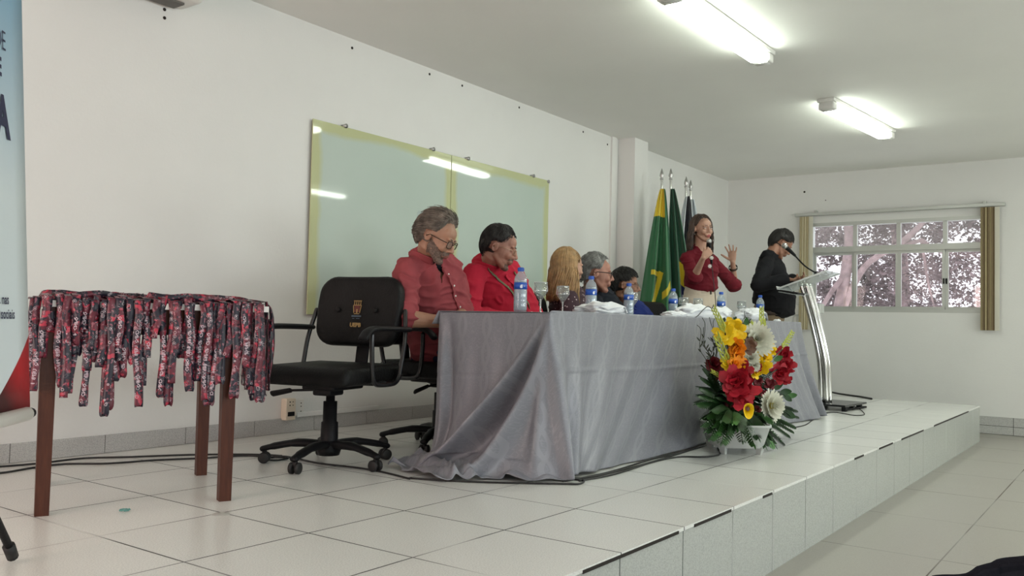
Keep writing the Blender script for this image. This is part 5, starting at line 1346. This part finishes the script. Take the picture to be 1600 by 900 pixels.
def person(label, o):
    root_loc = V(o['pelvis']).copy(); root_loc.z = 0
    fwd = V(o['fwd']).normalized(); side = UP.cross(fwd).normalized(); pel = V(o['pelvis']); nk = V(o['neck']); wd = o.get('w', 1.0); dp = o.get('d', 1.0); bel = o.get('belly', 0)
    H = frame(o['hfwd'], o['hup'], V(o['head']), o.get('hs', 1.0))
    spine = nk-pel; sp_l = spine.length; sd_u = spine.normalized(); fr = sd_u.cross(side).normalized(); fr = fr if fr.dot(fwd) > 0 else -fr
    def tp(f, off=0): return pel+spine*f+fr*off
    secs = [(-.12, .150, .10, 0), (0, .165, .115, 0), (.22, .145, .105, .005), (.42, .145, .108, .008), (.64, .160, .118, .010), (.80, .158, .108, .0), (.92, .115, .080, -.01), (1.0, .066, .062, -.005)]
    sh = {s: nk-sd_u*.088+side*(s*.165*wd)+V(o.get('shoff', {}).get(s, (0, 0, 0))) for s in (-1, 1)}
    g = G()
    g.loft([tp(f, q) for f, a, b, q in secs], [(a*wd, b*dp) for f, a, b, q in secs], side=side, n=22)
    hb = H @ V((-.022, 0, -.055)); g.loft([tp(.93, -.01), nk.lerp(hb, .45), hb, H @ V((-.01, 0, -.02))], [(.064, .064), (.057*o.get('nk', 1), .058), (.056*o.get('nk', 1), .058), (.05, .05)], side=side, n=18)
    for s in (-1, 1):
        el, wr, hd, pl = [V(q) for q in o['arms'][s][:4]]; a_ = o['arms'][s][4] if len(o['arms'][s]) > 4 else {}
        g.loft([tp(.88)+side*s*.05, sh[s].lerp(tp(.9), .3), sh[s]], [.056, .052, .046], n=12)
        fs = o.get('arm', 1.0)
        g.loft(curve_pts([sh[s], sh[s].lerp(el, .5), el], 3), [.047*fs, .048*fs, .046*fs, .044*fs, .041*fs, .039*fs, .038*fs], n=14)
        g.loft(curve_pts([el, el.lerp(wr, .35), wr], 3), [.039*fs, .041*fs, .041*fs, .038*fs, .033*fs, .029*fs, .025*fs], n=14)
        add_hand(g, wr, hd, pl, a_.get('side', -s), **{k: v for k, v in a_.items() if k != 'side'})
    for s in (-1, 1):
        kn, an = [V(q) for q in o['legs'][s]]; hp = pel+side*(s*.09)-UP*.02
        g.loft(curve_pts([hp, hp.lerp(kn, .5), kn], 3), [.085, .082, .076, .070, .062, .056, .054], n=14)
        g.loft(curve_pts([kn, kn.lerp(an, .35), an], 3), [.054, .055, .055, .048, .040, .036, .036], n=14)
        g.loft([an-UP*.02, an+fwd*.06-UP*.045, an+fwd*.14-UP*.055], [(.034, .03), (.038, .025), (.035, .018)], side=side, n=12)
    add_head(g, H, o)
    me = fuse(g, o.get('voxel', .005), 3); head_sculpt(me, H)
    mats = [o['skin'], o.get('lip', o['skin']), o.get('beard_m', o['skin']), o.get('brow', o['skin'])]
    for m_ in mats: me.materials.append(m_)
    Hi = H.inverted(); be = o.get('beard', 0)
    for p in me.polygons:
        q = Hi @ p.center
        if -.04 < q.x < .13 and abs(q.y) < .075 and -.14 < q.z < .05:
            mo = o.get('mouth', 0)
            if q.x > .088 and abs(q.y) < .024 and -.0815-mo < q.z < -.0565 and (abs(q.y)/.026+abs(q.z+.068+mo*.5)/(.015+mo*.5)) < 1: p.material_index = 1
            elif False and q.x > .066 and .014+.004*(1-abs(abs(q.y)-.03)/.02) < q.z < .027 and .010 < abs(q.y) < .050: p.material_index = 3
            elif be:
                chin = q.z < -.052 and q.x > .030+.0*q.z; side_ = q.z < -.020-.5*(q.x-.02) and q.x > -.002 and be == 2 and abs(q.y) > .03
                mous = -.058 < q.z < -.045 and abs(q.y) < .034 and q.x > .075
                if be == 3: chin = q.z < -.080 and q.x > .055 and abs(q.y) < .03
                if (chin or side_ or mous) and noise.noise(q*130) > -.55: p.material_index = 2
    body = link('person', me, None, None, True); tag(body, label, 'person')
    if o.get('brow'):
        bt2 = o.get('browt', .0030)
        for s in (-1, 1):
            gb = G(); gb.loft(curve_pts([(.0955, s*.012, .0215), (.0925, s*.030, .0255), (.0790, s*.047, .0185)], 4), [(bt2*.9, bt2*.6)]*6+[(bt2*.7, bt2*.4)]*2+[(bt2*.4, bt2*.3)], side=(0, 0, 1), n=8); gb.xf(H); link('eyebrow', gb.mesh(), o['brow'], body, True, True)
    # trousers
    g = G()
    g.loft([tp(o.get('waist', .10)), tp(o.get('waist', .10)*.5), tp(0), tp(-.16)], [(.148*wd if o.get('waist') else .165*wd, .112*dp+bel*.5), (.170*wd, .125*dp+bel*.3), (.184*wd, .132*dp), (.165*wd, .12*dp)], side=side, n=22)
    for s in (-1, 1):
        kn, an = [V(q) for q in o['legs'][s]]; hp = pel+side*(s*.088)-UP*.02
        g.loft(curve_pts([hp, hp.lerp(kn, .5), kn], 3), [.100, .097, .092, .086, .080, .073, .070], n=16)
        g.loft(curve_pts([kn, kn.lerp(an, .5), an+UP*.02], 3), [.070, .069, .067, .064, .062, .061, .061], n=16)
    tm = fuse(g, .009, 3); wrinkle(tm, .004, 3); link('trousers', tm, o['trousers'], body, True)
    for s in (-1, 1):
        kn, an = [V(q) for q in o['legs'][s]]; g = G(); b0 = V((an.x, an.y, max(.035, an.z-.05)))
        g.loft([b0-fwd*.05, b0+fwd*.05, b0+fwd*.15, b0+fwd*.19], [(.038, .035), (.044, .034), (.044, .026), (.034, .020)], side=side, n=14); link('shoe', g.mesh(), M['leather'], body)
    # shirt
    if o.get('shirt'):
        g = G(); e = o.get('ease', .018)
        ss = o.get('ssecs') or [(o.get('hem', -.10), .165, .125, .01), (.05, .170, .130+bel, .012+bel*.5), (.25, .165, .128+bel, .012+bel*.6), (.45, .162, .125+bel*.5, .012+bel*.3), (.66, .166, .122, .012), (.82, .162, .112, .004), (.93, .118, .086, -.006), (.985, .074, .070, -.006)]
        g.loft([tp(f, q) for f, a, b, q in ss], [(a*wd+e, b*dp+e*.8) for f, a, b, q in ss], side=side, n=26)
        for s in (-1, 1):
            el, wr = V(o['arms'][s][0]), V(o['arms'][s][1]); g.loft([tp(.93)+side*s*.04, sh[s].lerp(tp(.93), .5)+UP*.008, sh[s]], [.046+e*.8, .046+e*.8, .048+e*.6], n=16)
            fs = o.get('arm', 1.0); sl = o.get('sleeve', {}).get(s, (1, .4)); full = o.get('full', 0)
            k1 = [.049*fs+e*.7, .052*fs+e*.7, .053*fs+e*.8, .051*fs+e*.8, .049*fs+e+full*.3, .048*fs+e+full*.6, .048*fs+e*.8+full*.8]
            g.loft(curve_pts([sh[s], sh[s].lerp(el, .5), el], 3), k1, n=16)
            if sl[1] > 0:
                q = el.lerp(wr, sl[1]); g.loft([el, el.lerp(q, .5), q], [.049*fs+e*.7+full*.8, .048*fs+e*.6+full*1.2, .044*fs+e*.45+(0 if full else 0)], n=16)
                if o.get('cuff'): d = (wr-el).normalized(); g.loft([q-d*.03, q], [.050*fs+e*.5, .050*fs+e*.5], n=16, cap='flat')
        sm = fuse(g, o.get('svox', .0065), 6); wrinkle(sm, o.get('wr', .006), o.get('seed', 1)*7.3, o.get('wsc', (7, 7, 16)))
        # neck opening
        vo = o.get('vneck')
        if vo:
            bm = bmesh.new(); bm.from_mesh(sm); dl = []
            for f in bm.faces:
                q = f.calc_center_median()-nk; h = q.dot(sd_u); y = abs(q.dot(side)); x = q.dot(fr)
                if x > 0 and h > -vo[0] and y < vo[1]*(h+vo[0])/vo[0]: dl.append(f)
                elif h > -.02 and y < .05 and h > .0: dl.append(f)
            bmesh.ops.delete(bm, geom=dl, context='FACES'); bm.to_mesh(sm); bm.free()
        so_ = link('shirt', sm, o['shirt'], body, True); 
        if vo: mo_ = so_.modifiers.new('t', 'SOLIDIFY'); mo_.thickness = .002
        so_.name = o.get('shirt_name', 'shirt')
        if o.get('collar'):
            g = G(); op = o['collar']; cn = nk+(hb-nk)*.18; ax_ = (hb-nk).normalized(); 
            def cf(u, v):
                a = (u-.5)*2*math.pi*(1-op); r_ = .074+.006*v if v < .5 else .080+.020*(v-.5)*2
                base = -fr*math.cos(a)+side*math.sin(a); front = max(0, -math.cos(a))
                h = (.030+.022*min(1, v*2)) if v < .5 else .052-.046*(v-.5)*2*(1+.9*front**3)
                return cn-ax_*.035+base*r_*1.0+ax_*h-UP*.018*front
            g.grid(cf, 48, 10, .003); me_ = g.mesh(); link('collar', me_, o['shirt'], so_, True)
        if o.get('buttons'):
            bv = BVHTree.FromPolygons([v.co for v in sm.vertices], [tuple(p.vertices) for p in sm.polygons])
            pts = []
            for k in range(30):
                f = .93-k*.028; org = tp(f)+side*o.get('plk', 0); hit = bv.ray_cast(org+fr*.5, -fr)
                if hit[0] is not None: pts.append(hit[0]+fr*.002)
            if len(pts) > 4:
                g = G(); g.loft(pts, [(.017, .0028)], side=side, n=10, cap='flat'); link('button_placket', g.mesh(), o['shirt'], so_, True)
                for k in range(2, len(pts), 4): g = G(); g.cyl(pts[k]+fr*.002, pts[k]+fr*.0055, .0055, 10); link('button', g.mesh(), o.get('button_m', M['white_plastic']), so_, True)
    return body, H, dict(nk=nk, fr=fr, side=side, up=sd_u, tp=tp, hb=hb)
def seated(x, y, fwd, knee_gap=.10, z=.56):
    fwd = V(fwd).normalized(); sd = UP.cross(fwd); p = V((x, y, z)); L = {}
    for s in (-1, 1): k = p+fwd*.44+sd*(s*knee_gap)-UP*.06; L[s] = (k, V((k.x, k.y, .10))+fwd*.02)
    return p, L
def at_y(x, y, Y): return on_y(x, y, Y)
def lap_arms(pel, fwd, nk, w=.17):
    fwd = V(fwd).normalized(); sd = UP.cross(fwd); A = {}
    for s in (-1, 1): e = nk+sd*(s*(w+.07))-UP*.30+fwd*.04; wv = pel+fwd*.30+sd*(s*.09)+UP*.10; A[s] = (e, wv, fwd-sd*s*.35, -UP)
    return A
SK = dict(tan=skin_mat('skin_tan', (.36, .19, .12)), light=skin_mat('skin_light', (.44, .25, .175)), brown=skin_mat('skin_brown', (.27, .13, .08)), ruddy=skin_mat('skin_ruddy', (.35, .165, .115)))
HM = dict(grey=mat('grey_brown_hair', (.15, .125, .10), .6, var=.55, vscale=28), black=mat('black_hair', (.010, .008, .007), .6, var=.3, vscale=40), dark=mat('dark_brown_hair', (.022, .014, .010), .6, var=.4, vscale=40),
          blonde=mat('blonde_hair', (.34, .205, .085), .42, var=.38, vscale=30), silver=mat('silver_hair', (.17, .17, .16), .6, var=.4, vscale=30), brown=mat('long_brown_hair', (.055, .032, .022), .45, var=.6, vscale=25))
BD = dict(grey=mat('grey_beard', (.13, .09, .07), .8, var=.4, vscale=120), dark=mat('dark_stubble', (.13, .07, .05), .7, var=.3, vscale=120))
LIP = mat('natural_lip', (.30, .10, .075), .45); LIPR = mat('lipstick', (.30, .055, .05), .4)
fabric = lambda n, c, **k: mat(n, c, .85, spec=.2, sheen=0, bump=.25, bscale=260, var=k.get('var', .08), vscale=k.get('vs', 10))
SH = dict(salmon=fabric('salmon_shirt_fabric', (.29, .060, .068), var=.14), red=fabric('bright_red_shirt_fabric', (.43, .016, .038)), black=fabric('black_shirt_fabric', (.008, .008, .010)), wine=fabric('wine_blouse_fabric', (.13, .008, .016)), blue=fabric('royal_blue_fabric', (.016, .030, .16)), dark=fabric('near_black_fabric', (.010, .012, .018)))
TR = dict(jeans=fabric('dark_jeans', (.012, .018, .045)), cream=fabric('cream_trousers', (.55, .47, .37), var=.04), khaki=fabric('khaki_trousers', (.22, .165, .105)), dark=fabric('dark_trousers', (.012, .012, .015)))
BROWN_B = mat('tortoise_frame', (.03, .015, .008), .25); WIRE = mat('gold_wire_frame', (.45, .33, .22), .3, metal=.8); DARKF = mat('black_frame', (.01, .01, .012), .25)

# --- man in the salmon shirt
pel, lg = seated(3.76, 3.20, (0, -1, 0)); nk = V((3.73, 3.07, 1.065)); hd = V((3.86, 2.97, 1.215))
nk = at_y(667, 402, 3.08); hd = at_y(683, 370, 2.97)
A = {-1: (at_y(628, 500, 3.10), at_y(690, 503, 2.92), (.35, -.9, -.1), (0, .2, -1)), 1: (at_y(722, 488, 3.02), at_y(716, 506, 2.86), (-.6, -.7, 0), (0, 0, -1))}
A[-1] = (at_y(630, 497, 3.02), at_y(702, 504, 2.88), (.5, -.85, -.05), (0, .2, -1), dict(side=1))
p1, H1, q1 = person('grey-haired bearded person in salmon shirt and glasses looking down at the table', dict(pelvis=pel, neck=nk, head=hd, fwd=(.05, -1, 0), hfwd=(.22, -.86, -.46), hup=(.12, -.40, .9), hs=1.0, w=1.12, d=1.1, arms=A, legs=lg, skin=SK['tan'], lip=LIP, beard=2, beard_m=BD['grey'], brow=HM['grey'],
    trousers=TR['jeans'], shirt=SH['salmon'], wr=.012, wsc=(8, 8, 15), seed=1, sleeve={-1: (1, .10), 1: (1, .2)}, cuff=True, collar=.16, buttons=True, vneck=(.10, .022), voxel=.0042, belly=.02, arm=1.1, hem=-.06, jaw=1.05))
add_hair(p1, H1, HM['grey'], dict(vol=.018, n=2400, len=.07, th=.0019, wave=.8, lift=.014, top=.5, low=.10, front=.70, lump=6, comb=(-2.2, 0, .2)), 3)
add_glasses(p1, H1, BROWN_B, .0024, .024, .018, z=-.002)
g = G(); g.loft([q1['nk']-q1['up']*.10+q1['fr']*.085, q1['nk']+q1['fr']*.06-q1['up']*.02], [(.012, .02), (.026, .03)], side=q1['side'], n=14); link('undershirt', g.mesh(), SH['dark'], p1, True)
# --- man in the bright red shirt
pel, lg = seated(4.55, 3.26, (0, -1, 0)); nk = at_y(762, 416, 3.15); hd = at_y(780, 386, 3.04)
A = lap_arms(pel, (0, -1, 0), nk, .18)
p2, H2, q2 = person('dark-haired person with goatee and glasses in bright red shirt looking down', dict(pelvis=pel, neck=nk, head=hd, fwd=(.08, -1, 0), hfwd=(.44, -.84, -.30), hup=(.12, -.27, .95), ease=.023, hs=1.0, w=1.14, d=1.12, arms=A, legs=lg, skin=SK['ruddy'], lip=LIP, beard=3, beard_m=BD['dark'], brow=HM['black'], fat=1.06,
    trousers=TR['dark'], shirt=SH['red'], wr=.009, seed=2, sleeve={-1: (1, .5), 1: (1, .5)}, collar=.10, buttons=True, button_m=SH['red'], voxel=.0045, belly=.04, arm=1.12, hem=-.15))
add_hair(p2, H2, HM['black'], dict(vol=.011, n=1500, len=.03, th=.0016, wave=.15, lift=.002, top=.7, front=.60, comb=(-.6, 0, 0)), 5)
add_glasses(p2, H2, WIRE, .0013, .022, .014, z=-.003)
def strap(body, pts, w, m, name, q, sm):
    bv = BVHTree.FromPolygons([v.co for v in sm.vertices], [tuple(p.vertices) for p in sm.polygons]); out = []
    for a, b in zip(pts, pts[1:]):
        for k in range(6):
            p = a.lerp(b, k/6); h = bv.ray_cast(p+q['fr']*.4, -q['fr']); out.append((h[0] if h[0] is not None else p)+q['fr']*.004)
    g = G(); g.loft(out, [(w, .0012)], side=q['side'], n=8, cap='flat'); return link(name, g.mesh(), m, body, True)
def shirt_of(b): return [c for c in b.children if c.name.startswith(('shirt', 'blouse'))][0].data
olive = mat('olive_lanyard', (.10, .09, .04), .6); sh2 = shirt_of(p2)
for s in (-1, 1):
    st_ = strap(p2, [q2['nk']+q2['side']*s*.085-q2['up']*.01, q2['nk']+q2['side']*s*.075-q2['up']*.10, q2['nk']+q2['side']*s*.01-q2['up']*.34], .0075, olive, 'neck_strap', q2, sh2)
hitp = q2['nk']-q2['up']*.37+q2['fr']*.20; g = G(); g.rbox(hitp, (.05, .012, .075), .003); bdg = link('badge', g.mesh(), M['white_plastic'], p2, True)
g = G(); g.loft([q2['nk']+q2['fr']*.075-q2['up']*.03, q2['nk']+q2['fr']*.09-q2['up']*.085], [(.020, .012), (.010, .01)], side=q2['side'], n=10); link('inner_collar', g.mesh(), mat('grey_purple_cloth', (.20, .15, .19), .8), p2, True)
# --- blonde woman turned away
pel, lg = seated(5.12, 3.20, (.55, -.75, 0)); nk = at_y(884, 449, 3.10); hd = at_y(888, 417, 3.07)
A = lap_arms(pel, (.55, -.75, 0), nk, .15)
star = NT('dark_speckled_fabric', .8); vo_ = star.n('TexVoronoi'); vo_.inputs['Scale'].default_value = 42; star.l(star.tc.outputs['Object'], vo_.inputs['Vector']); star.base(star.mix(star.math('LESS_THAN', vo_.outputs['Distance'], .20), (.035, .012, .020), (.45, .36, .36)))
p3, H3, q3 = person('blonde person in dark speckled blouse turned away towards the speaker', dict(pelvis=pel, neck=nk, head=hd, fwd=(.55, -.75, 0), hfwd=(.92, -.39, -.05), hup=(0, 0, 1), hs=.95, w=1.0, d=1.0, arms=A, legs=lg, skin=SK['light'], lip=LIP,
    trousers=TR['dark'], shirt=star.m, wr=.006, seed=3, sleeve={-1: (1, .6), 1: (1, .6)}, voxel=.006, shirt_name='blouse'))
add_hair(p3, H3, HM['blonde'], dict(vol=.010, n=900, len=.09, th=.0018, wave=.1, lift=.003, top=.5, low=.1, front=.55,
    long=[(85, 275, 520, -.24, .06, -.02), (95, 265, 300, -.19, .04, -.01), (78, 100, 60, -.22, .05, .0), (255, 280, 110, -.30, .12, .025)]), 7)
# --- grey-haired man in black
pel, lg = seated(5.72, 3.22, (.5, -.86, 0)); nk = at_y(924, 462, 3.16); hd = at_y(931, 427, 3.08)
A = lap_arms(pel, (.5, -.86, 0), nk, .18)
p4, H4, q4 = person('grey-haired person in black jacket and dark glasses, in profile', dict(pelvis=pel, neck=nk, head=hd, fwd=(.5, -.86, 0), hfwd=(.60, -.79, -.08), hup=(.02, -.05, 1), hs=1.05, w=1.14, d=1.15, arms=A, legs=lg, skin=SK['ruddy'], lip=LIP, fat=1.1, nk=1.15,
    trousers=TR['dark'], shirt=SH['dark'], wr=.006, seed=4, sleeve={-1: (1, .8), 1: (1, .8)}, collar=.1, voxel=.0055, belly=.04, shirt_name='jacket'))
add_hair(p4, H4, HM['silver'], dict(vol=.014, n=1500, len=.035, th=.0018, wave=.8, lift=.006, top=.6, front=.66, lump=6, comb=(-1.2, 0, .2)), 9)
add_glasses(p4, H4, DARKF, .0026, .024, .017, z=0); add_eyes(p4, H4)
# --- young man in blue
pel, lg = seated(6.36, 3.22, (.4, -.9, 0)); nk = at_y(978, 486, 3.20); hd = at_y(977, 446, 3.12)
A = lap_arms(pel, (.4, -.9, 0), nk, .17)
p5, H5, q5 = person('young dark-haired person with round glasses in a royal blue shirt', dict(pelvis=pel, neck=nk, head=hd, fwd=(.3, -.95, 0), hfwd=(.38, -.92, -.05), hup=(.05, 0, 1), hs=.93, w=1.05, d=1.0, arms=A, legs=lg, skin=SK['brown'], lip=LIP, brow=HM['black'],
    trousers=TR['dark'], shirt=SH['blue'], wr=.006, seed=5, sleeve={-1: (1, .5), 1: (1, .5)}, collar=.08, voxel=.0055))
add_hair(p5, H5, HM['black'], dict(vol=.019, n=1400, len=.05, th=.0020, wave=.5, lift=.008, top=.6, front=.50, lump=4, comb=(.3, .3, 0)), 11)
add_glasses(p5, H5, DARKF, .0012, .022, .020, z=-.002, square=False); add_eyes(p5, H5)
# --- standing woman with microphone
WYY = 3.02
def w_(x, y, d=0): return at_y(x, y, WYY+d)
nk = w_(1093, 390, .03); hd = w_(1097, 358, 0); pel = w_(1094, 482, .02)
f_ = V((-.30, -.95, 0)).normalized(); sd = UP.cross(f_)
LG = {s: (V((pel.x, pel.y, .48))+sd*s*.09+f_*.02, V((pel.x, pel.y, .10))+sd*s*.09) for s in (-1, 1)}
mic = w_(1108, 377, -.12)
AW = {-1: (w_(1085, 432, -.02), w_(1099, 403, -.15), V((.40, -.52, .72)), V((.8, .55, 0)), dict(side=-1, curls=(.75, .8, .85, .9), spread=.16, thumb=(.5, 1.0), s=.84)),
      1: (w_(1147, 446, -.04), w_(1145, 409, -.10), V((-.05, .08, 1)), V((-.75, -.1, .15)), dict(side=1, curls=(.10, .12, .16, .20), spread=.40, thumb=(1.0, .1), s=.92))}
ssw = [(.33, .125, .100, .004), (.36, .150, .120, .012), (.45, .150, .124, .014), (.54, .146, .118, .012), (.64, .150, .128, .022), (.80, .148, .110, .010), (.92, .106, .080, -.006), (.985, .066, .064, -.006)]
p6, H6, q6 = person('person standing in wine red blouse speaking into a microphone, other hand raised', dict(pelvis=pel, neck=nk, head=hd, fwd=f_, hfwd=(-.50, -.86, .0), hup=(-.02, .02, 1), hs=.93, ears=.8, fem=True, browt=.0018, nose=.82, fat=.94, w=.98, d=.95, arms=AW, legs=LG, skin=SK['light'], lip=LIPR, mouth=.004, brow=HM['dark'], jaw=.9, nk=.82, arm=.82,
    trousers=TR['cream'], shirt=SH['wine'], wr=.006, seed=6, svox=.0048, sleeve={-1: (1, .10), 1: (1, .18)}, full=.020, waist=.37, vneck=(.125, .050), voxel=.0042, ssecs=ssw, shirt_name='blouse', ease=.012))
add_hair(p6, H6, HM['brown'], dict(vol=.012, n=1400, len=.08, th=.0016, wave=.08, lift=.002, top=.6, front=.68, comb=(-.8, 0, 0),
    long=[(70, 180, 260, -.26, .10, -.01), (180, 282, 420, -.30, .22, -.01)]), 13)
add_eyes(p6, H6, (.97, -.12, .05), .75)
g = G(); g.loft([q6['tp'](.30), q6['tp'](.25)], [(.146, .112), (.152, .116)], side=q6['side'], n=30, cap='flat'); link('belt', g.mesh(), TR['cream'], p6, True)
g = G(); c = q6['tp'](.275)+q6['fr']*.117; g.rbox(c, (.010, .010, .045), .002, frame(q6['fr'], UP).to_3x3()); link('belt_buckle', g.mesh(), M['black'], p6, True)
for s in (-1, 1):
    g = G(); c = H6 @ V((.0, s*.080, -.048)); g.ell(c, (.004, .004, .007)); link('earring', g.mesh(), M['steel'], p6, True)
for x, y in ((1112, 403), (1109, 416)):
    g = G(); c = w_(x, y, -.155)
    for k in range(6): a = k*math.pi/3; g.ell(c+V((.585, -.81, 0))*.011*math.cos(a)+UP*.011*math.sin(a), (.006, .006, .006), nu=8, nv=6)
    g.ell(c, (.007, .007, .007)); link('brooch', g.mesh(), M['white_plastic'], p6, True)
wv = AW[1][1].lerp(AW[1][0], .28); g = G(); d_ = (AW[1][1]-AW[1][0]).normalized()
for k in range(4): g.loft([wv+d_*.006*k+ (d_.orthogonal()*math.cos(a)+d_.cross(d_.orthogonal())*math.sin(a))*.0275 for a in [2*math.pi*i/18 for i in range(18)]], [.0022], n=6, close=True)
link('bracelet', g.mesh(), BROWN_B, p6, True)
dm = (w_(1112, 412, -.13)-mic).normalized(); t = thing('microphone', 'handheld microphone held to the mouth of the standing speaker', 'microphone', mic)
g = G(); g.ell(mic, (.021, .021, .022)); link('head', g.mesh(), M['steel'], t, True, True)
g = G(); g.loft([mic+dm*.018, mic+dm*.035, mic+dm*.18], [.017, .0135, .010], n=16); link('handle', g.mesh(), M['black'], t, True, True)
e_ = mic+dm*.18; g = G(); g.loft(curve_pts([e_, e_-UP*.12+V((-.01, -.02, 0)), w_(1118, 470, -.16), w_(1118, 498, -.17), V((w_(1118, 498, -.17).x, 2.84, .35))], 6), [.0035], n=6); link('cord', g.mesh(), M['cable'], t, True, True)
# --- man at the lectern
MY = 2.92
def m_(x, y, d=0): return at_y(x, y, MY+d)
pel = m_(1203, 486, .04); nk = m_(1203, 401, .02); hd = m_(1220, 381, -.06)
f_ = V((.20, -.98, 0)).normalized(); sd = UP.cross(f_)
LG = {s: (V((pel.x, pel.y, .48))+sd*s*.10+f_*.02, V((pel.x, pel.y, .10))+sd*s*.10) for s in (-1, 1)}
AM = {-1: (m_(1184, 446, -.02), m_(1226, 437, -.22), V((.75, -.65, .02)), V((-.2, .3, .9)), dict(side=1, curls=(.35, .4, .5, .55), spread=.05, thumb=(.35, .2))),
      1: (m_(1232, 446, -.05), m_(1238, 436, -.25), V((-.2, -.95, .05)), V((-.5, 0, .9)), dict(side=-1, curls=(.4, .45, .5, .55), spread=.05, thumb=(.4, .2)))}
p7, H7, q7 = person('person in black shirt and khaki trousers reading behind the lectern, head bowed', dict(pelvis=pel, neck=nk, head=hd, fwd=f_, hfwd=(.52, -.64, -.58), hup=(.32, -.40, .86), hs=1.06, w=1.12, d=1.1, arms=AM, legs=LG, nk=1.2, skin=SK['brown'], lip=LIP, brow=HM['black'],
    trousers=TR['khaki'], shirt=SH['black'], wr=.005, seed=7, sleeve={-1: (1, .97), 1: (1, .97)}, collar=.14, vneck=(.09, .03), voxel=.0055, belly=.045, arm=1.1, hem=.06))
add_hair(p7, H7, HM['black'], dict(vol=.014, n=1500, len=.045, th=.0018, wave=.2, lift=.003, top=.8, front=.52, low=.05, comb=(.3, .2, 0)), 15)
g = G(); g.loft([q7['tp'](.05), q7['tp'](-.03)], [(.212, .170), (.212, .160)], side=q7['side'], n=30, cap='flat'); link('belt', g.mesh(), mat('brown_belt', (.04, .022, .012), .4), p7, True)
ph = m_(1247, 434, -.30); g = G(); g.rbox(ph, (.075, .15, .009), .003, Matrix.Rotation(rad(-14), 3, 'X')); tag(link('phone', g.mesh(), mat('gold_phone', (.25, .18, .10), .35), None, True), 'small dark gold phone held by the man at the lectern', 'phone')

# ------------------------------------------------------------------ dark garment in place of a seated spectator, with a chair, lower right
base = on_z(1560, 905, .02); cen_ = V((base.x, base.y, 0))
pts = [(1440, 912), (1456, 899), (1490, 893), (1506, 889), (1524, 881), (1550, 879), (1560, 874), (1600, 862), (1660, 845), (1740, 838)]
J = 1.55
def jp(x, y, k=0): d = ray(x, y).normalized(); return EYE+d*(J+k)
g = G()
def jf(u, v):
    f = u*(len(pts)-1); i = min(int(f), len(pts)-2); q = f-i; x = pts[i][0]+(pts[i+1][0]-pts[i][0])*q; y = pts[i][1]+(pts[i+1][1]-pts[i][1])*q
    c = jp(x, y+2); th = math.pi*(v*1.5-.5); r_ = .05+.05*u
    away = V((ray(x, y).x, ray(x, y).y, 0)).normalized()
    p = c+away*(r_*(1-math.cos(max(-1.57, min(1.57, (v-.5)*math.pi)))))*(1 if v > .5 else -1)+UP*(-.30*abs(v-.5)**1.6*2.2)
    return p+V((1, 1, 1))*.010*noise.noise(p*14)+UP*.008*(noise.noise(p*22))*abs(v-.5)
g.grid(jf, 60, 30, .012); o = link('jacket', g.mesh(), SH['dark'], None, True); tag(o, 'black garment standing in for a seated spectator at the lower right corner', 'jacket')
a = jp(1480, 905, .02); b = jp(1720, 870, .02)
t = thing('audience_chair', 'dark chair under the black garment, cut off at lower right', 'chair', (b.x, b.y, ZF))
dirc = V((b.x-a.x, b.y-a.y, 0)).normalized(); aw = V((-dirc.y, dirc.x, 0)); aw = aw if aw.dot(a) > 0 else -aw
zt = min(a.z, b.z)-.10; m0 = V((a.x+b.x, a.y+b.y, 0))/2
g = G(); g.rbox(m0+V((0, 0, zt-.18)), (.40, .02, .28), .008, Matrix((dirc, aw, UP)).transposed()); link('backrest', g.mesh(), M['black'], t, True, True)
g = G(); g.rbox(m0-aw*.22+V((0, 0, ZF+.44)), (.42, .40, .03), .01, Matrix((dirc, aw, UP)).transposed()); link('seat', g.mesh(), M['black'], t, True, True)
for s in (-1, 1):
    g = G(); g.cyl(m0+dirc*s*.18+V((0, 0, ZF)), m0+dirc*s*.18+V((0, 0, zt-.05)), .012); link('leg', g.mesh(), M['steel'], t, True, True)
    g = G(); g.cyl(m0+dirc*s*.18-aw*.40+V((0, 0, ZF)), m0+dirc*s*.18-aw*.40+V((0, 0, ZF+.43)), .012); link('leg', g.mesh(), M['steel'], t, True, True)
